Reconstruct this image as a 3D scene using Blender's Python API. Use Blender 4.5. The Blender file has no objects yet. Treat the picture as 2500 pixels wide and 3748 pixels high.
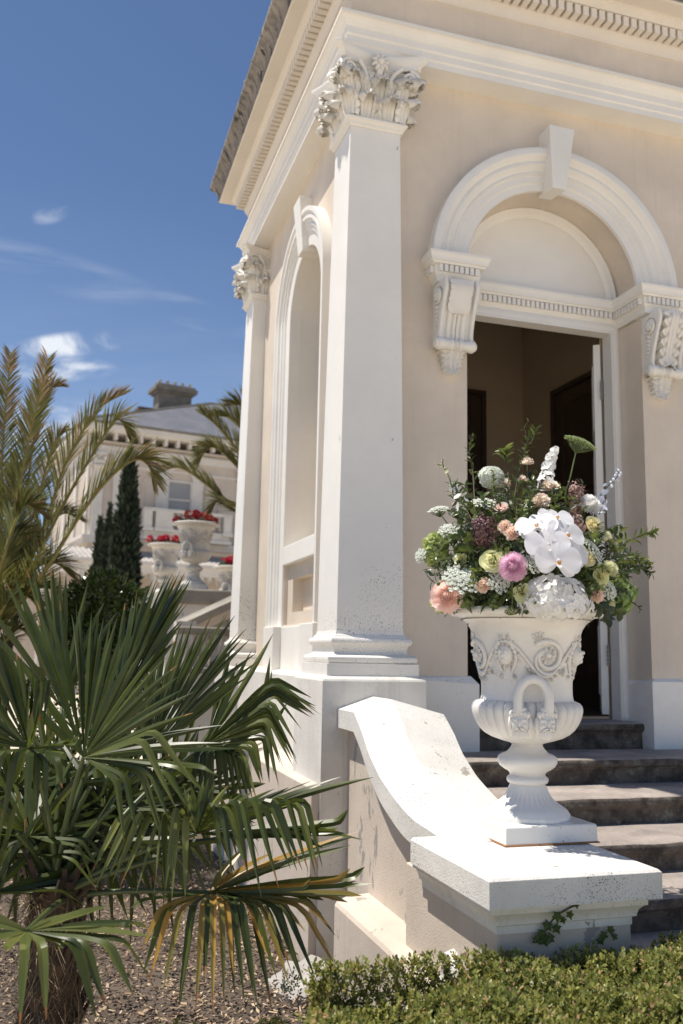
import bpy, math, random
import numpy as np
from math import sin, cos, pi, sqrt, atan2, radians
from mathutils import Vector, Matrix

random.seed(7)
rng = np.random.default_rng(7)
scene = bpy.context.scene
C = scene.collection

# ------------------------------------------------------------------ camera
YAW, PITCH, ROLL, FPX = 0.298054912, 0.156850612, 0.0200428639, 3301.83
_d = np.array([sin(YAW) * cos(PITCH), cos(YAW) * cos(PITCH), sin(PITCH)])
_r = np.array([cos(YAW), -sin(YAW), 0.0])
_u = np.cross(_r, _d)
RGT = _r * cos(ROLL) + _u * sin(ROLL)
UPV = -_r * sin(ROLL) + _u * cos(ROLL)
cam_data = bpy.data.cameras.new('camera')
cam = bpy.data.objects.new('camera', cam_data)
C.objects.link(cam)
cam.matrix_world = Matrix([[RGT[0], UPV[0], -_d[0], 0], [RGT[1], UPV[1], -_d[1], 0], [RGT[2], UPV[2], -_d[2], 0], [0, 0, 0, 1]])
cam_data.sensor_fit = 'VERTICAL'
cam_data.sensor_height = 36.0
cam_data.sensor_width = 24.0
cam_data.lens = FPX / 3748 * 36
cam_data.clip_start = 0.05
cam_data.clip_end = 2000
cam_data.dof.use_dof = True
cam_data.dof.focus_distance = 4.5
cam_data.dof.aperture_fstop = 2.3
scene.camera = cam

# ------------------------------------------------------------------ sky and sun
SUN_TO = Vector((-1.0, 0.22, 2.65)).normalized()
elev = math.asin(SUN_TO.z)
world = bpy.data.worlds.new('World')
scene.world = world
world.use_nodes = True
wn = world.node_tree
wn.nodes.clear()
wo = wn.nodes.new('ShaderNodeOutputWorld')
bg = wn.nodes.new('ShaderNodeBackground')
sky = wn.nodes.new('ShaderNodeTexSky')
sky.sky_type = 'NISHITA'
sky.sun_disc = False
sky.sun_elevation = elev
sky.sun_rotation = atan2(SUN_TO.x, SUN_TO.y)
sky.air_density = 0.75
sky.dust_density = 0.1
sky.ozone_density = 4.2
tcw = wn.nodes.new('ShaderNodeTexCoord')
L = wn.links.new
def wmath(op, a, b=None):
    m = wn.nodes.new('ShaderNodeMath'); m.operation = op
    for i, q in enumerate((a, b)):
        if q is None: continue
        if isinstance(q, (int, float)): m.inputs[i].default_value = q
        else: L(q, m.inputs[i])
    return m.outputs[0]
def wdot(v):
    m = wn.nodes.new('ShaderNodeVectorMath'); m.operation = 'DOT_PRODUCT'
    L(tcw.outputs['Generated'], m.inputs[0]); m.inputs[1].default_value = tuple(v)
    return m.outputs['Value']
def wnoise(scale, stretch, rot, detail=9, rough=.6, dist=.8):
    mp = wn.nodes.new('ShaderNodeMapping'); mp.inputs['Scale'].default_value = stretch; mp.inputs['Rotation'].default_value = rot
    L(tcw.outputs['Generated'], mp.inputs['Vector'])
    n = wn.nodes.new('ShaderNodeTexNoise'); n.inputs['Scale'].default_value = scale; n.inputs['Detail'].default_value = detail
    n.inputs['Roughness'].default_value = rough; n.inputs['Distortion'].default_value = dist
    L(mp.outputs[0], n.inputs['Vector'])
    return n.outputs['Fac']
def wramp(f, a, b, lo=0.0, hi=1.0):
    r = wn.nodes.new('ShaderNodeMapRange'); r.interpolation_type = 'SMOOTHSTEP'
    for k, q in (('From Min', a), ('From Max', b), ('To Min', lo), ('To Max', hi)): r.inputs[k].default_value = q
    L(f, r.inputs['Value'])
    return r.outputs['Result']
def sky_dir(az, el): return np.array([sin(az) * cos(el), cos(az) * cos(el), sin(el)])
def pix_dir(x, y):
    r = RGT * ((x - 1250) / FPX) - UPV * ((y - 1874) / FPX) + _d
    return r / np.linalg.norm(r)
wisp = wnoise(9.0, (1, 1, 3.2), (.10, .15, 0))
wisp3 = wnoise(24.0, (1, 1, 1.6), (.3, .1, 0))
wisp2 = wnoise(5.0, (1, 1, 5.5), (-.22, .12, .3))
total = None
# cirrus: (centre, half width, half height, tilt, density)
for (cx_, cy_, hw, hh, tilt, dens_, nz) in ((250, 1262, 250, 50, .12, 1.35, wisp), (235, 1352, 200, 50, .05, 1.1, wisp), (188, 785, 75, 34, .25, .40, wisp),
                                      (720, 1150, 260, 60, -.32, .26, wisp2), (260, 1010, 420, 80, -.30, .22, wisp2), (120, 1570, 420, 130, 0, .75, wisp), (-400, 1100, 300, 120, .1, .6, wisp),
                                      (2900, 700, 500, 120, .1, .5, wisp), (1300, 2100, 900, 140, 0, .5, wisp)):
    c_ = pix_dir(cx_, cy_)
    ex_ = RGT - c_ * (RGT @ c_); ex_ = ex_ / np.linalg.norm(ex_); ey_ = np.cross(c_, ex_) * -1
    if ey_[2] < 0: ey_ = -ey_
    e1_ = ex_ * cos(tilt) + ey_ * sin(tilt); e2_ = -ex_ * sin(tilt) + ey_ * cos(tilt)
    X_ = wmath('DIVIDE', wdot(e1_), hw / FPX); Y_ = wmath('DIVIDE', wdot(e2_), hh / FPX)
    r2 = wmath('ADD', wmath('MULTIPLY', X_, X_), wmath('MULTIPLY', Y_, Y_))
    k = wmath('MULTIPLY', wramp(r2, 1.0, .0), wramp(wdot(c_), .5, .8))
    k = wmath('MULTIPLY', wmath('MULTIPLY', k, wramp(nz, .40, .70)), dens_)
    total = k if total is None else wmath('MAXIMUM', total, k)
thin = wmath('MULTIPLY', wramp(wnoise(2.2, (1, 1, 4), (.2, 0, .4)), .5, .8), wmath('MULTIPLY', wramp(wdot((0, 0, 1)), .5, .1), .10))
veil = wmath('MULTIPLY', wramp(wdot((0, 0, 1)), .50, .06), .13)      # high haze, thicker towards the horizon
total = wmath('MINIMUM', wmath('ADD', wmath('ADD', total, thin), veil), .95)
mixw = wn.nodes.new('ShaderNodeMixRGB')
mixw.inputs['Color2'].default_value = (7.0, 7.3, 7.8, 1)
L(total, mixw.inputs['Fac'])
L(sky.outputs[0], mixw.inputs['Color1'])
L(mixw.outputs[0], bg.inputs['Color'])
L(bg.outputs[0], wo.inputs['Surface'])
bg.inputs['Strength'].default_value = 0.089

sun_data = bpy.data.lights.new('sun', 'SUN')
sun_data.energy = 4.3
sun_data.angle = radians(0.53)
sun_data.color = (1.0, 0.935, 0.84)
sun = bpy.data.objects.new('sun', sun_data)
C.objects.link(sun)
sun.rotation_euler = SUN_TO.to_track_quat('Z', 'Y').to_euler()

scene.view_settings.view_transform = 'Standard'
scene.view_settings.look = 'None'
scene.view_settings.exposure = 0.52
scene.view_settings.gamma = 1.0
scene.view_settings.use_curve_mapping = False
scene.render.engine = 'CYCLES'
scene.cycles.max_bounces = 7
scene.cycles.diffuse_bounces = 4
scene.cycles.use_denoising = True

# ------------------------------------------------------------------ helpers
def ray(x, y):
    """direction (unit depth) through a pixel of the 2500 x 3748 photograph"""
    return RGT * ((x - 1250) / FPX) - UPV * ((y - 1874) / FPX) + _d

def at(x, y, dist):
    r = ray(x, y)
    return r / np.linalg.norm(r) * dist

def atY(x, y, Y):
    r = ray(x, y)
    return r * (Y / r[1])

def V(*a):
    return np.array(a, float)

def nrm(v):
    v = np.asarray(v, float)
    n = np.linalg.norm(v)
    return v / n if n > 1e-9 else v

ROOTLOC = {}

class G:
    """collects vertices and faces, links them as one mesh object"""
    def __init__(s):
        s.v, s.f, s.m, s.n = [], [], [], 0
    def add(s, verts, faces, mi=0):
        verts = np.asarray(verts, float).reshape(-1, 3)
        o = s.n
        s.v.append(verts)
        s.n += len(verts)
        for f in faces:
            s.f.append([i + o for i in f])
            s.m.append(mi)
    def box(s, x0, x1, y0, y1, z0, z1, mi=0):
        s.add([(x0, y0, z0), (x1, y0, z0), (x1, y1, z0), (x0, y1, z0), (x0, y0, z1), (x1, y0, z1), (x1, y1, z1), (x0, y1, z1)],
              [(0, 3, 2, 1), (4, 5, 6, 7), (0, 1, 5, 4), (1, 2, 6, 5), (2, 3, 7, 6), (3, 0, 4, 7)], mi)
    def frustum(s, c, hb, ht, z0, z1, mi=0):
        (bx, by), (tx, ty) = hb, ht
        x, y = c
        s.add([(x - bx, y - by, z0), (x + bx, y - by, z0), (x + bx, y + by, z0), (x - bx, y + by, z0),
               (x - tx, y - ty, z1), (x + tx, y - ty, z1), (x + tx, y + ty, z1), (x - tx, y + ty, z1)],
              [(0, 3, 2, 1), (4, 5, 6, 7), (0, 1, 5, 4), (1, 2, 6, 5), (2, 3, 7, 6), (3, 0, 4, 7)], mi)
    def grid(s, P, mi=0, closeu=False, flip=False):
        P = np.asarray(P, float)
        a, b = P.shape[:2]
        F = []
        for i in range(a - 1):
            for j in range(b if closeu else b - 1):
                k = (j + 1) % b
                q = (i * b + j, i * b + k, (i + 1) * b + k, (i + 1) * b + j)
                F.append(q[::-1] if flip else q)
        s.add(P.reshape(-1, 3), F, mi)
    def prism(s, poly, axis, a, b, mi=0):
        """extrude a 2-D polygon along an axis from a to b; poly is in the other two axes in order"""
        n = len(poly)
        def pt(p, t):
            if axis == 0: return (t, p[0], p[1])
            if axis == 1: return (p[0], t, p[1])
            return (p[0], p[1], t)
        vs = [pt(p, a) for p in poly] + [pt(p, b) for p in poly]
        F = [(i, (i + 1) % n, n + (i + 1) % n, n + i) for i in range(n)]
        F += [list(range(n))[::-1], list(range(n, 2 * n))]
        s.add(vs, F, mi)
    def tube(s, pts, rad, seg=8, mi=0, cap=True):
        pts = [np.asarray(p, float) for p in pts]
        n = len(pts)
        rad = rad if hasattr(rad, '__len__') else [rad] * n
        t0 = nrm(pts[1] - pts[0])
        ref = V(0, 0, 1) if abs(t0[2]) < .9 else V(1, 0, 0)
        a = nrm(np.cross(t0, ref))
        rows = []
        for i in range(n):
            t = nrm(pts[min(i + 1, n - 1)] - pts[max(i - 1, 0)])
            a = nrm(a - t * (a @ t))
            b = np.cross(t, a)
            rows.append([pts[i] + rad[i] * (a * cos(2 * pi * k / seg) + b * sin(2 * pi * k / seg)) for k in range(seg)])
        s.grid(rows, mi, closeu=True)
        if cap:
            o = s.n - n * seg
            s.f.append([o + k for k in range(seg)][::-1]); s.m.append(mi)
            s.f.append([o + (n - 1) * seg + k for k in range(seg)]); s.m.append(mi)
    def lathe(s, prof, c=(0, 0, 0), seg=48, mod=None, mi=0):
        rows = []
        for (R, z) in prof:
            row = []
            for k in range(seg):
                th = 2 * pi * k / seg
                rr = mod(R, z, th) if mod else R
                row.append((c[0] + rr * cos(th), c[1] + rr * sin(th), c[2] + z))
            rows.append(row)
        s.grid(rows, mi, closeu=True)
    def sphere(s, c, r, nu=10, nv=7, mi=0, sq=(1, 1, 1)):
        rows = []
        for i in range(nv + 1):
            ph = pi * i / nv
            rows.append([(c[0] + r * sq[0] * sin(ph) * cos(2 * pi * k / nu), c[1] + r * sq[1] * sin(ph) * sin(2 * pi * k / nu), c[2] + r * sq[2] * cos(ph)) for k in range(nu)])
        s.grid(rows, mi, closeu=True, flip=True)
    def sweep(s, prof, path, mi=0, closed=False):
        """moulding: prof [(o,z)] offset to the right of a plan path [(x,y)], mitred"""
        n = len(path)
        P = [V(*p) for p in path]
        offs = []
        for i in range(n):
            if closed:
                d1 = nrm(P[i] - P[i - 1]); d2 = nrm(P[(i + 1) % n] - P[i])
            else:
                d1 = nrm(P[i] - P[i - 1]) if i > 0 else nrm(P[1] - P[0])
                d2 = nrm(P[i + 1] - P[i]) if i < n - 1 else d1
            n1 = V(d1[1], -d1[0]); n2 = V(d2[1], -d2[0])
            m = n1 + n2
            offs.append(m / max(1e-6, (1 + n1 @ n2)))
        rows = []
        for (o, z) in prof:
            rows.append([(P[i][0] + offs[i][0] * o, P[i][1] + offs[i][1] * o, z) for i in range(n)])
        s.grid(rows, mi, closeu=closed)
    def build(s, name, mat, parent=None, smooth=None, bevel=0, loc=None):
        me = bpy.data.meshes.new(name)
        vs = np.concatenate(s.v) if s.v else np.zeros((0, 3))
        off = V(0, 0, 0)
        if parent is not None:
            p = parent
            while p.parent is not None:
                p = p.parent
            off = ROOTLOC.get(p.name, off)
        elif loc is not None:
            off = np.asarray(loc, float)
        me.from_pydata([tuple(q) for q in (vs - off)], [], s.f)
        mats = mat if isinstance(mat, (list, tuple)) else [mat]
        for q in mats:
            me.materials.append(q)
        if len(mats) > 1:
            me.polygons.foreach_set('material_index', s.m)
        if smooth is not None:
            me.polygons.foreach_set('use_smooth', [True] * len(me.polygons))
            if smooth < 179:
                me.set_sharp_from_angle(angle=radians(smooth))
        me.update()
        o = bpy.data.objects.new(name, me)
        C.objects.link(o)
        if parent is not None:
            o.parent = parent
        elif loc is not None:
            o.location = loc
        if bevel:
            b = o.modifiers.new('bevel', 'BEVEL')
            b.width = bevel
            b.segments = 2
            b.limit_method = 'ANGLE'
            b.angle_limit = radians(40)
        return o

def thing(name, label, cat, loc=(0, 0, 0), group=None):
    o = bpy.data.objects.new(name, None)
    o.empty_display_size = .1
    C.objects.link(o)
    o.location = loc
    ROOTLOC[o.name] = V(*loc)
    o['label'] = label
    o['category'] = cat
    if group: o['group'] = group
    return o

def tag(o, label, cat, group=None):
    o['label'] = label
    o['category'] = cat
    if group: o['group'] = group
    return o

def copy_tree(o, parent=None):
    c = o.copy()
    C.objects.link(c)
    if parent is not None:
        c.parent = parent
    for ch in [q for q in bpy.data.objects if q.parent == o]:
        copy_tree(ch, c)
    return c

def put(name, mesh, parent, loc=(0, 0, 0), rot=(0, 0, 0)):
    """another object on shared mesh data; loc is in world coordinates"""
    o = bpy.data.objects.new(name, mesh)
    C.objects.link(o)
    p = parent
    while p.parent is not None:
        p = p.parent
    o.parent = parent
    o.location = V(*loc) - ROOTLOC.get(p.name, V(0, 0, 0))
    o.rotation_euler = rot
    return o

# ------------------------------------------------------------------ materials
def new_mat(name):
    m = bpy.data.materials.new(name)
    m.use_nodes = True
    nt = m.node_tree
    return m, nt, nt.nodes['Principled BSDF']

def noise(nt, vec, scale, detail=4, rough=.55, dist=0):
    n = nt.nodes.new('ShaderNodeTexNoise')
    n.inputs['Scale'].default_value = scale
    n.inputs['Detail'].default_value = detail
    n.inputs['Roughness'].default_value = rough
    n.inputs['Distortion'].default_value = dist
    nt.links.new(vec, n.inputs['Vector'])
    return n.outputs['Fac']

def ramp(nt, fac, a, b, ca=0.0, cb=1.0):
    r = nt.nodes.new('ShaderNodeMapRange')
    r.inputs['From Min'].default_value = a
    r.inputs['From Max'].default_value = b
    r.inputs['To Min'].default_value = ca
    r.inputs['To Max'].default_value = cb
    nt.links.new(fac, r.inputs['Value'])
    return r.outputs['Result']

def math_(nt, op, a, b):
    m = nt.nodes.new('ShaderNodeMath')
    m.operation = op
    for i, q in enumerate((a, b)):
        if isinstance(q, (int, float)):
            m.inputs[i].default_value = q
        else:
            nt.links.new(q, m.inputs[i])
    return m.outputs[0]

def mix(nt, fac, a, b):
    m = nt.nodes.new('ShaderNodeMixRGB')
    if isinstance(fac, (int, float)): m.inputs['Fac'].default_value = fac
    else: nt.links.new(fac, m.inputs['Fac'])
    for k, q in (('Color1', a), ('Color2', b)):
        if isinstance(q, (tuple, list)): m.inputs[k].default_value = (*q[:3], 1)
        else: nt.links.new(q, m.inputs[k])
    return m.outputs[0]

def objvec(nt, scale=(1, 1, 1)):
    t = nt.nodes.new('ShaderNodeTexCoord')
    mp = nt.nodes.new('ShaderNodeMapping')
    mp.inputs['Scale'].default_value = scale
    nt.links.new(t.outputs['Object'], mp.inputs['Vector'])
    return mp.outputs['Vector']

def bump(nt, bsdf, h, strength=.3, dist=.01):
    b = nt.nodes.new('ShaderNodeBump')
    b.inputs['Strength'].default_value = strength
    b.inputs['Distance'].default_value = dist
    nt.links.new(h, b.inputs['Height'])
    nt.links.new(b.outputs[0], bsdf.inputs['Normal'])

def paint(name, col, rough=.6, mottle=.06, specks=0.0, patches=0.0, streaks=0.0, patchcol=(.36, .32, .27), speckcol=(.10, .095, .085), bumps=.25, bscale=60, spscale=48, zlow=None, grime=0.0, svec=(16, 16, .7), slo=.55):
    """old painted plaster: mottling, lichen specks, flaked patches, vertical streaks"""
    m, nt, b = new_mat(name)
    v = objvec(nt)
    n1 = noise(nt, v, 1.7, 5, .6)
    dark = tuple(c * (1 - mottle * 2.2) for c in col)
    lite = tuple(min(.9, c * (1 + mottle * .6)) for c in col)
    c = mix(nt, ramp(nt, n1, .3, .7), dark, lite)
    n2 = noise(nt, v, 14, 4, .6)
    c = mix(nt, ramp(nt, n2, .52, .75, 0, mottle * 3), c, tuple(q * .78 for q in col))
    if streaks:
        vs = objvec(nt, svec)
        s = noise(nt, vs, 1.0, 5, .65)
        c = mix(nt, ramp(nt, s, slo, slo + .2, 0, streaks), c, tuple(q * (.25 if streaks > .8 else .55) for q in col))
    if patches:
        vp = objvec(nt, (1, 1, .45))
        p = noise(nt, vp, 7.5, 5, .62, .3)
        big = noise(nt, v, 1.3, 2, .5)
        p = math_(nt, 'ADD', p, math_(nt, 'MULTIPLY', big, .35))
        pm = ramp(nt, p, .93 - patches * .16, .945 - patches * .16)
        c = mix(nt, pm, c, patchcol)
    if specks:
        area = noise(nt, v, 2.6, 4, .6)
        if zlow:
            sp = nt.nodes.new('ShaderNodeSeparateXYZ')
            nt.links.new(v, sp.inputs[0])
            area = math_(nt, 'ADD', area, ramp(nt, sp.outputs['Z'], zlow[0], zlow[1], .26, -.16))
        for sc, amp in ((spscale * 1.35, .30 * max(1, specks)), (spscale * 3.0, .40 * max(1, specks))):
            vo = nt.nodes.new('ShaderNodeTexVoronoi')
            vo.inputs['Scale'].default_value = sc
            wv = nt.nodes.new('ShaderNodeVectorMath'); wv.operation = 'ADD'
            nz_ = nt.nodes.new('ShaderNodeTexNoise'); nz_.inputs['Scale'].default_value = sc * 1.3; nz_.inputs['Detail'].default_value = 2
            nt.links.new(v, nz_.inputs['Vector'])
            sc_ = nt.nodes.new('ShaderNodeVectorMath'); sc_.operation = 'SCALE'; sc_.inputs['Scale'].default_value = .7 / sc
            nt.links.new(nz_.outputs['Color'], sc_.inputs[0])
            nt.links.new(v, wv.inputs[0]); nt.links.new(sc_.outputs[0], wv.inputs[1])
            nt.links.new(wv.outputs[0], vo.inputs['Vector'])
            lim = ramp(nt, area, .52 - .22 * specks, .80 - .1 * specks, 0.0, amp)
            lim = math_(nt, 'MULTIPLY', lim, ramp(nt, vo.outputs['Color'], .35, 1.0, 0.0, 1.35))
            d = math_(nt, 'SUBTRACT', lim, vo.outputs['Distance'])
            c = mix(nt, ramp(nt, d, 0.0, .07, 0, .9), c, speckcol)
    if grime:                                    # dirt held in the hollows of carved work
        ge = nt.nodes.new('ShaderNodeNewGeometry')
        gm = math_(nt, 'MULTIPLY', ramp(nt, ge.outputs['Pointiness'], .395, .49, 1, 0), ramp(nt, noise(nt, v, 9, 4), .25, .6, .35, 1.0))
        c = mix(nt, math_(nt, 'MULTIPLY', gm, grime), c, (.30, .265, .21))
    nt.links.new(c, b.inputs['Base Color'])
    b.inputs['Roughness'].default_value = rough
    h = math_(nt, 'ADD', noise(nt, v, bscale, 4, .6), math_(nt, 'MULTIPLY', noise(nt, v, 5, 3), 1.5))
    bump(nt, b, h, bumps, .006)
    return m

def leafmat(name, col, col2=None, rough=.38, trans=.25, var=.35, scale=9, tip=None):
    m, nt, b = new_mat(name)
    v = objvec(nt)
    col2 = col2 or tuple(c * .55 for c in col)
    n1 = noise(nt, v, scale, 3, .6)
    geo = nt.nodes.new('ShaderNodeNewGeometry')
    rnd = geo.outputs['Random Per Island']
    f = math_(nt, 'ADD', math_(nt, 'MULTIPLY', n1, .7), math_(nt, 'MULTIPLY', rnd, .5))
    c = mix(nt, ramp(nt, f, .3, .85), col2, col)
    if tip:
        c = mix(nt, ramp(nt, rnd, 1 - tip[1], 1.0 - tip[1] + .02), c, tip[0])
    nt.links.new(c, b.inputs['Base Color'])
    b.inputs['Roughness'].default_value = rough
    if trans:
        tr = nt.nodes.new('ShaderNodeBsdfTranslucent')
        hs = nt.nodes.new('ShaderNodeHueSaturation')
        hs.inputs['Value'].default_value = 1.5
        hs.inputs['Hue'].default_value = .485
        nt.links.new(c, hs.inputs['Color'])
        nt.links.new(hs.outputs[0], tr.inputs['Color'])
        ms = nt.nodes.new('ShaderNodeMixShader')
        ms.inputs['Fac'].default_value = trans
        out = nt.nodes['Material Output']
        nt.links.new(b.outputs[0], ms.inputs[1])
        nt.links.new(tr.outputs[0], ms.inputs[2])
        nt.links.new(ms.outputs[0], out.inputs['Surface'])
    return m

WHITE = (.79, .765, .71)
M = {}
M['white'] = paint('white_plaster', WHITE, .55, .035, bumps=.18)
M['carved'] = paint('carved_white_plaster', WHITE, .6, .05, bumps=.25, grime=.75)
M['white_speck'] = paint('white_plaster_specked', (.83, .80, .74), .62, .05, specks=1.15, streaks=.14, bumps=.3)
M['shaft'] = paint('white_pilaster_paint', WHITE, .55, .035, specks=.42, bumps=.14, spscale=42, zlow=(2.15, 3.6), patches=.12, patchcol=(.42, .40, .37))
M['pier_white'] = paint('white_weathered_pier_paint', (.74, .715, .665), .68, .09, specks=1.25, patches=.66, streaks=.12, bumps=.55, bscale=110, spscale=55)
M['beige'] = paint('beige_stucco', (.68, .59, .485), .7, .06, streaks=.17, bumps=.3)
M['beige_old'] = paint('flaking_beige_stucco', (.60, .515, .43), .75, .07, specks=.25, patches=.85, streaks=.25, bumps=.5, bscale=100, patchcol=(.33, .30, .265))
M['dirty_white'] = paint('stained_white_plaster', (.76, .73, .67), .7, .09, specks=.7, patches=.55, streaks=.5, bumps=.45)
M['roofstone'] = paint('weathered_eaves_stone', (.31, .275, .235), .85, .25, specks=.9, streaks=.9, patches=.9, patchcol=(.035, .033, .03), bumps=1.0, bscale=30, svec=(13, 13, 1.2), slo=.44, speckcol=(.03, .03, .028))
M['moss'] = paint('weathered_coping_stone', (.33, .30, .25), .85, .2, specks=.8, streaks=.6, bumps=.6)
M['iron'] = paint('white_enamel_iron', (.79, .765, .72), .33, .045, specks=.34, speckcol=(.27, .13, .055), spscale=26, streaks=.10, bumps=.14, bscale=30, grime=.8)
M['iron_old'] = paint('weathered_white_iron', (.62, .59, .53), .6, .12, specks=.8, streaks=.4, bumps=.3)
M['rust'] = paint('rust_line', (.33, .15, .06), .8, .25)
# stone of the steps: warm grey, nosing fronts dark from dirt and painted-in shade, risers mottled with lichen
def stone(name, col, lich):
    m, nt, b = new_mat(name)
    v = objvec(nt)
    c = mix(nt, ramp(nt, noise(nt, v, 3.2, 6, .65), .3, .72), tuple(q * .6 for q in col), tuple(q * 1.25 for q in col))
    c = mix(nt, ramp(nt, noise(nt, v, 26, 5, .7), .5, .75, 0, .5), c, tuple(q * .45 for q in col))
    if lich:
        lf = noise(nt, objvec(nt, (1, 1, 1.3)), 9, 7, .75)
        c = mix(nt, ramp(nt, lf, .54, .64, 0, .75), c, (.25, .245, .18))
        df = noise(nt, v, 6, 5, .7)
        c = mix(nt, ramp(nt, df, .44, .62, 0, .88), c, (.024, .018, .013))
    nt.links.new(c, b.inputs['Base Color'])
    b.inputs['Roughness'].default_value = .8
    bump(nt, b, noise(nt, v, 45, 6, .7), .5, .01)
    return m
M['tread'] = stone('grey_step_stone', (.355, .305, .272), False)
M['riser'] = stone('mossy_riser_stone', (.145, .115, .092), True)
M['inner'] = paint('dim_hall_wall', (.56, .45, .32), .8, .04)
M['darkwood'] = paint('dark_stained_wood', (.075, .048, .032), .45, .2)
M['darkfloor'] = paint('dark_hall_floor', (.10, .075, .055), .5, .1)
M['metal'] = paint('dull_hinge_metal', (.25, .24, .22), .4, .1)
M['slate'] = None
def slate():
    m, nt, b = new_mat('blue_grey_slate')
    v = objvec(nt)
    w = nt.nodes.new('ShaderNodeTexBrick')
    w.inputs['Scale'].default_value = 2.2
    w.inputs['Mortar Size'].default_value = .012
    w.inputs['Color1'].default_value = (.10, .105, .125, 1)
    w.inputs['Color2'].default_value = (.135, .14, .16, 1)
    w.inputs['Mortar'].default_value = (.05, .05, .06, 1)
    nt.links.new(v, w.inputs['Vector'])
    c = mix(nt, ramp(nt, noise(nt, v, .9, 4), .4, .75, 0, .5), w.outputs['Color'], (.20, .20, .21))
    nt.links.new(c, b.inputs['Base Color'])
    b.inputs['Roughness'].default_value = .6
    return m
M['slate'] = slate()
M['chim'] = paint('sooty_chimney_render', (.20, .18, .15), .85, .2, streaks=.4)
M['mans'] = paint('mansion_stucco', (.52, .45, .38), .75, .05, streaks=.12)
M['mans_white'] = paint('mansion_white_trim', (.62, .585, .53), .65, .05, streaks=.2)
M['blind'] = paint('window_blind', (.27, .27, .27), .35, .05)
M['tin'] = paint('pale_tin_roof', (.42, .39, .355), .5, .12, streaks=.25)
M['palm'] = leafmat('fan_palm_green', (.085, .108, .018), (.022, .036, .008), .36, .32, scale=5)
M['palm_pale'] = leafmat('fan_palm_pale_green', (.175, .19, .05), (.065, .09, .022), .36, .30, scale=5)
M['palm_yellow'] = leafmat('fan_palm_yellowing', (.42, .24, .045), (.11, .13, .03), .4, .25, scale=2.2)
M['palm_tip'] = leafmat('burnt_palm_tip', (.28, .13, .03), (.14, .06, .02), .5, .1)
M['petiole'] = leafmat('palm_petiole', (.085, .11, .03), (.045, .06, .018), .4, 0)
M['fibre'] = leafmat('palm_trunk_fibre', (.07, .043, .026), (.016, .010, .007), .9, 0, scale=14)
M['straw'] = leafmat('dry_palm_fibre', (.30, .22, .13), (.10, .065, .035), .8, 0)
M['date'] = leafmat('date_palm_green', (.155, .16, .045), (.06, .07, .018), .42, .3, scale=2)
M['date_rachis'] = leafmat('date_palm_rachis', (.24, .20, .045), (.12, .10, .025), .45, 0)
M['date_dry'] = leafmat('dry_date_leaflets', (.32, .215, .13), (.16, .12, .05), .7, .3)
M['cypress'] = leafmat('cypress_foliage', (.024, .044, .016), (.006, .012, .005), .7, .1, scale=2)
M['bark'] = paint('brown_bark', (.10, .07, .045), .9, .2)
M['shrub'] = leafmat('glossy_shrub_leaf', (.055, .085, .018), (.018, .032, .008), .22, .15, scale=4)
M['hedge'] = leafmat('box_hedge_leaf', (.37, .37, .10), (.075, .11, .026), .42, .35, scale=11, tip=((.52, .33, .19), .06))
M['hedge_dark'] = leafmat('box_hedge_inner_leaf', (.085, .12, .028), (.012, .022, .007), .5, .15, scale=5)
M['twig'] = paint('hedge_twigs', (.10, .075, .05), .9, .2)
M['leaf'] = leafmat('florist_foliage', (.095, .135, .034), (.032, .052, .016), .32, .26, scale=12)
M['leaf_grey'] = leafmat('grey_green_foliage', (.085, .11, .06), (.03, .045, .026), .45, .2, scale=12)
M['leaf_lime'] = leafmat('bright_foliage', (.16, .20, .05), (.075, .11, .025), .36, .32, scale=12)
M['stem'] = leafmat('flower_stem', (.11, .15, .045), (.06, .085, .028), .5, 0)
M['stem_brown'] = leafmat('woody_sprig_stem', (.09, .055, .03), (.045, .03, .018), .6, 0)

def petalmat(name, a, b2, trans=.3, rough=.5, scale=30):
    return leafmat(name, a, b2, rough, trans, scale=scale)
P = {
 'white': petalmat('white_petal', (.83, .82, .80), (.76, .76, .74), .35),
 'orchid': petalmat('orchid_petal', (.80, .79, .80), (.72, .72, .735), .25, .42, 16),
 'orange': petalmat('orchid_lip', (.70, .27, .03), (.62, .40, .10), .1),
 'lime': petalmat('lime_rose_petal', (.82, .81, .58), (.70, .73, .40), .3),
 'yellow': petalmat('yellow_rose_petal', (.85, .80, .55), (.80, .75, .44), .3),
 'peach': petalmat('peach_petal', (.87, .77, .67), (.85, .66, .53), .35),
 'ivory': petalmat('ivory_petal', (.85, .79, .69), (.83, .72, .60), .35),
 'pink': petalmat('pink_petal', (.86, .69, .77), (.80, .50, .65), .3),
 'blush': petalmat('blush_petal', (.87, .74, .67), (.85, .62, .55), .35),
 'burg': petalmat('burgundy_floret', (.25, .13, .135), (.11, .05, .06), .1),
 'dusty': petalmat('dusty_pink_floret', (.46, .32, .27), (.33, .20, .17), .2),
 'green': petalmat('green_bract', (.62, .68, .33), (.42, .50, .19), .4, .45, 14),
 'bell': petalmat('bell_calyx', (.43, .55, .25), (.26, .37, .13), .4, .4, 14),
 'lace': petalmat('lace_floret', (.78, .80, .74), (.62, .66, .55), .25),
 'lacegreen': petalmat('green_lace_floret', (.42, .50, .24), (.28, .36, .15), .25),
 'blue': petalmat('pale_blue_petal', (.76, .78, .84), (.66, .69, .81), .3),
 'red': petalmat('red_geranium_petal', (.62, .012, .02), (.40, .008, .012), .2),
 'coral': petalmat('coral_geranium_petal', (.66, .13, .07), (.45, .10, .06), .2),
 'cream': petalmat('cream_green_petal', (.74, .75, .55), (.60, .62, .36), .3),
}
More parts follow.
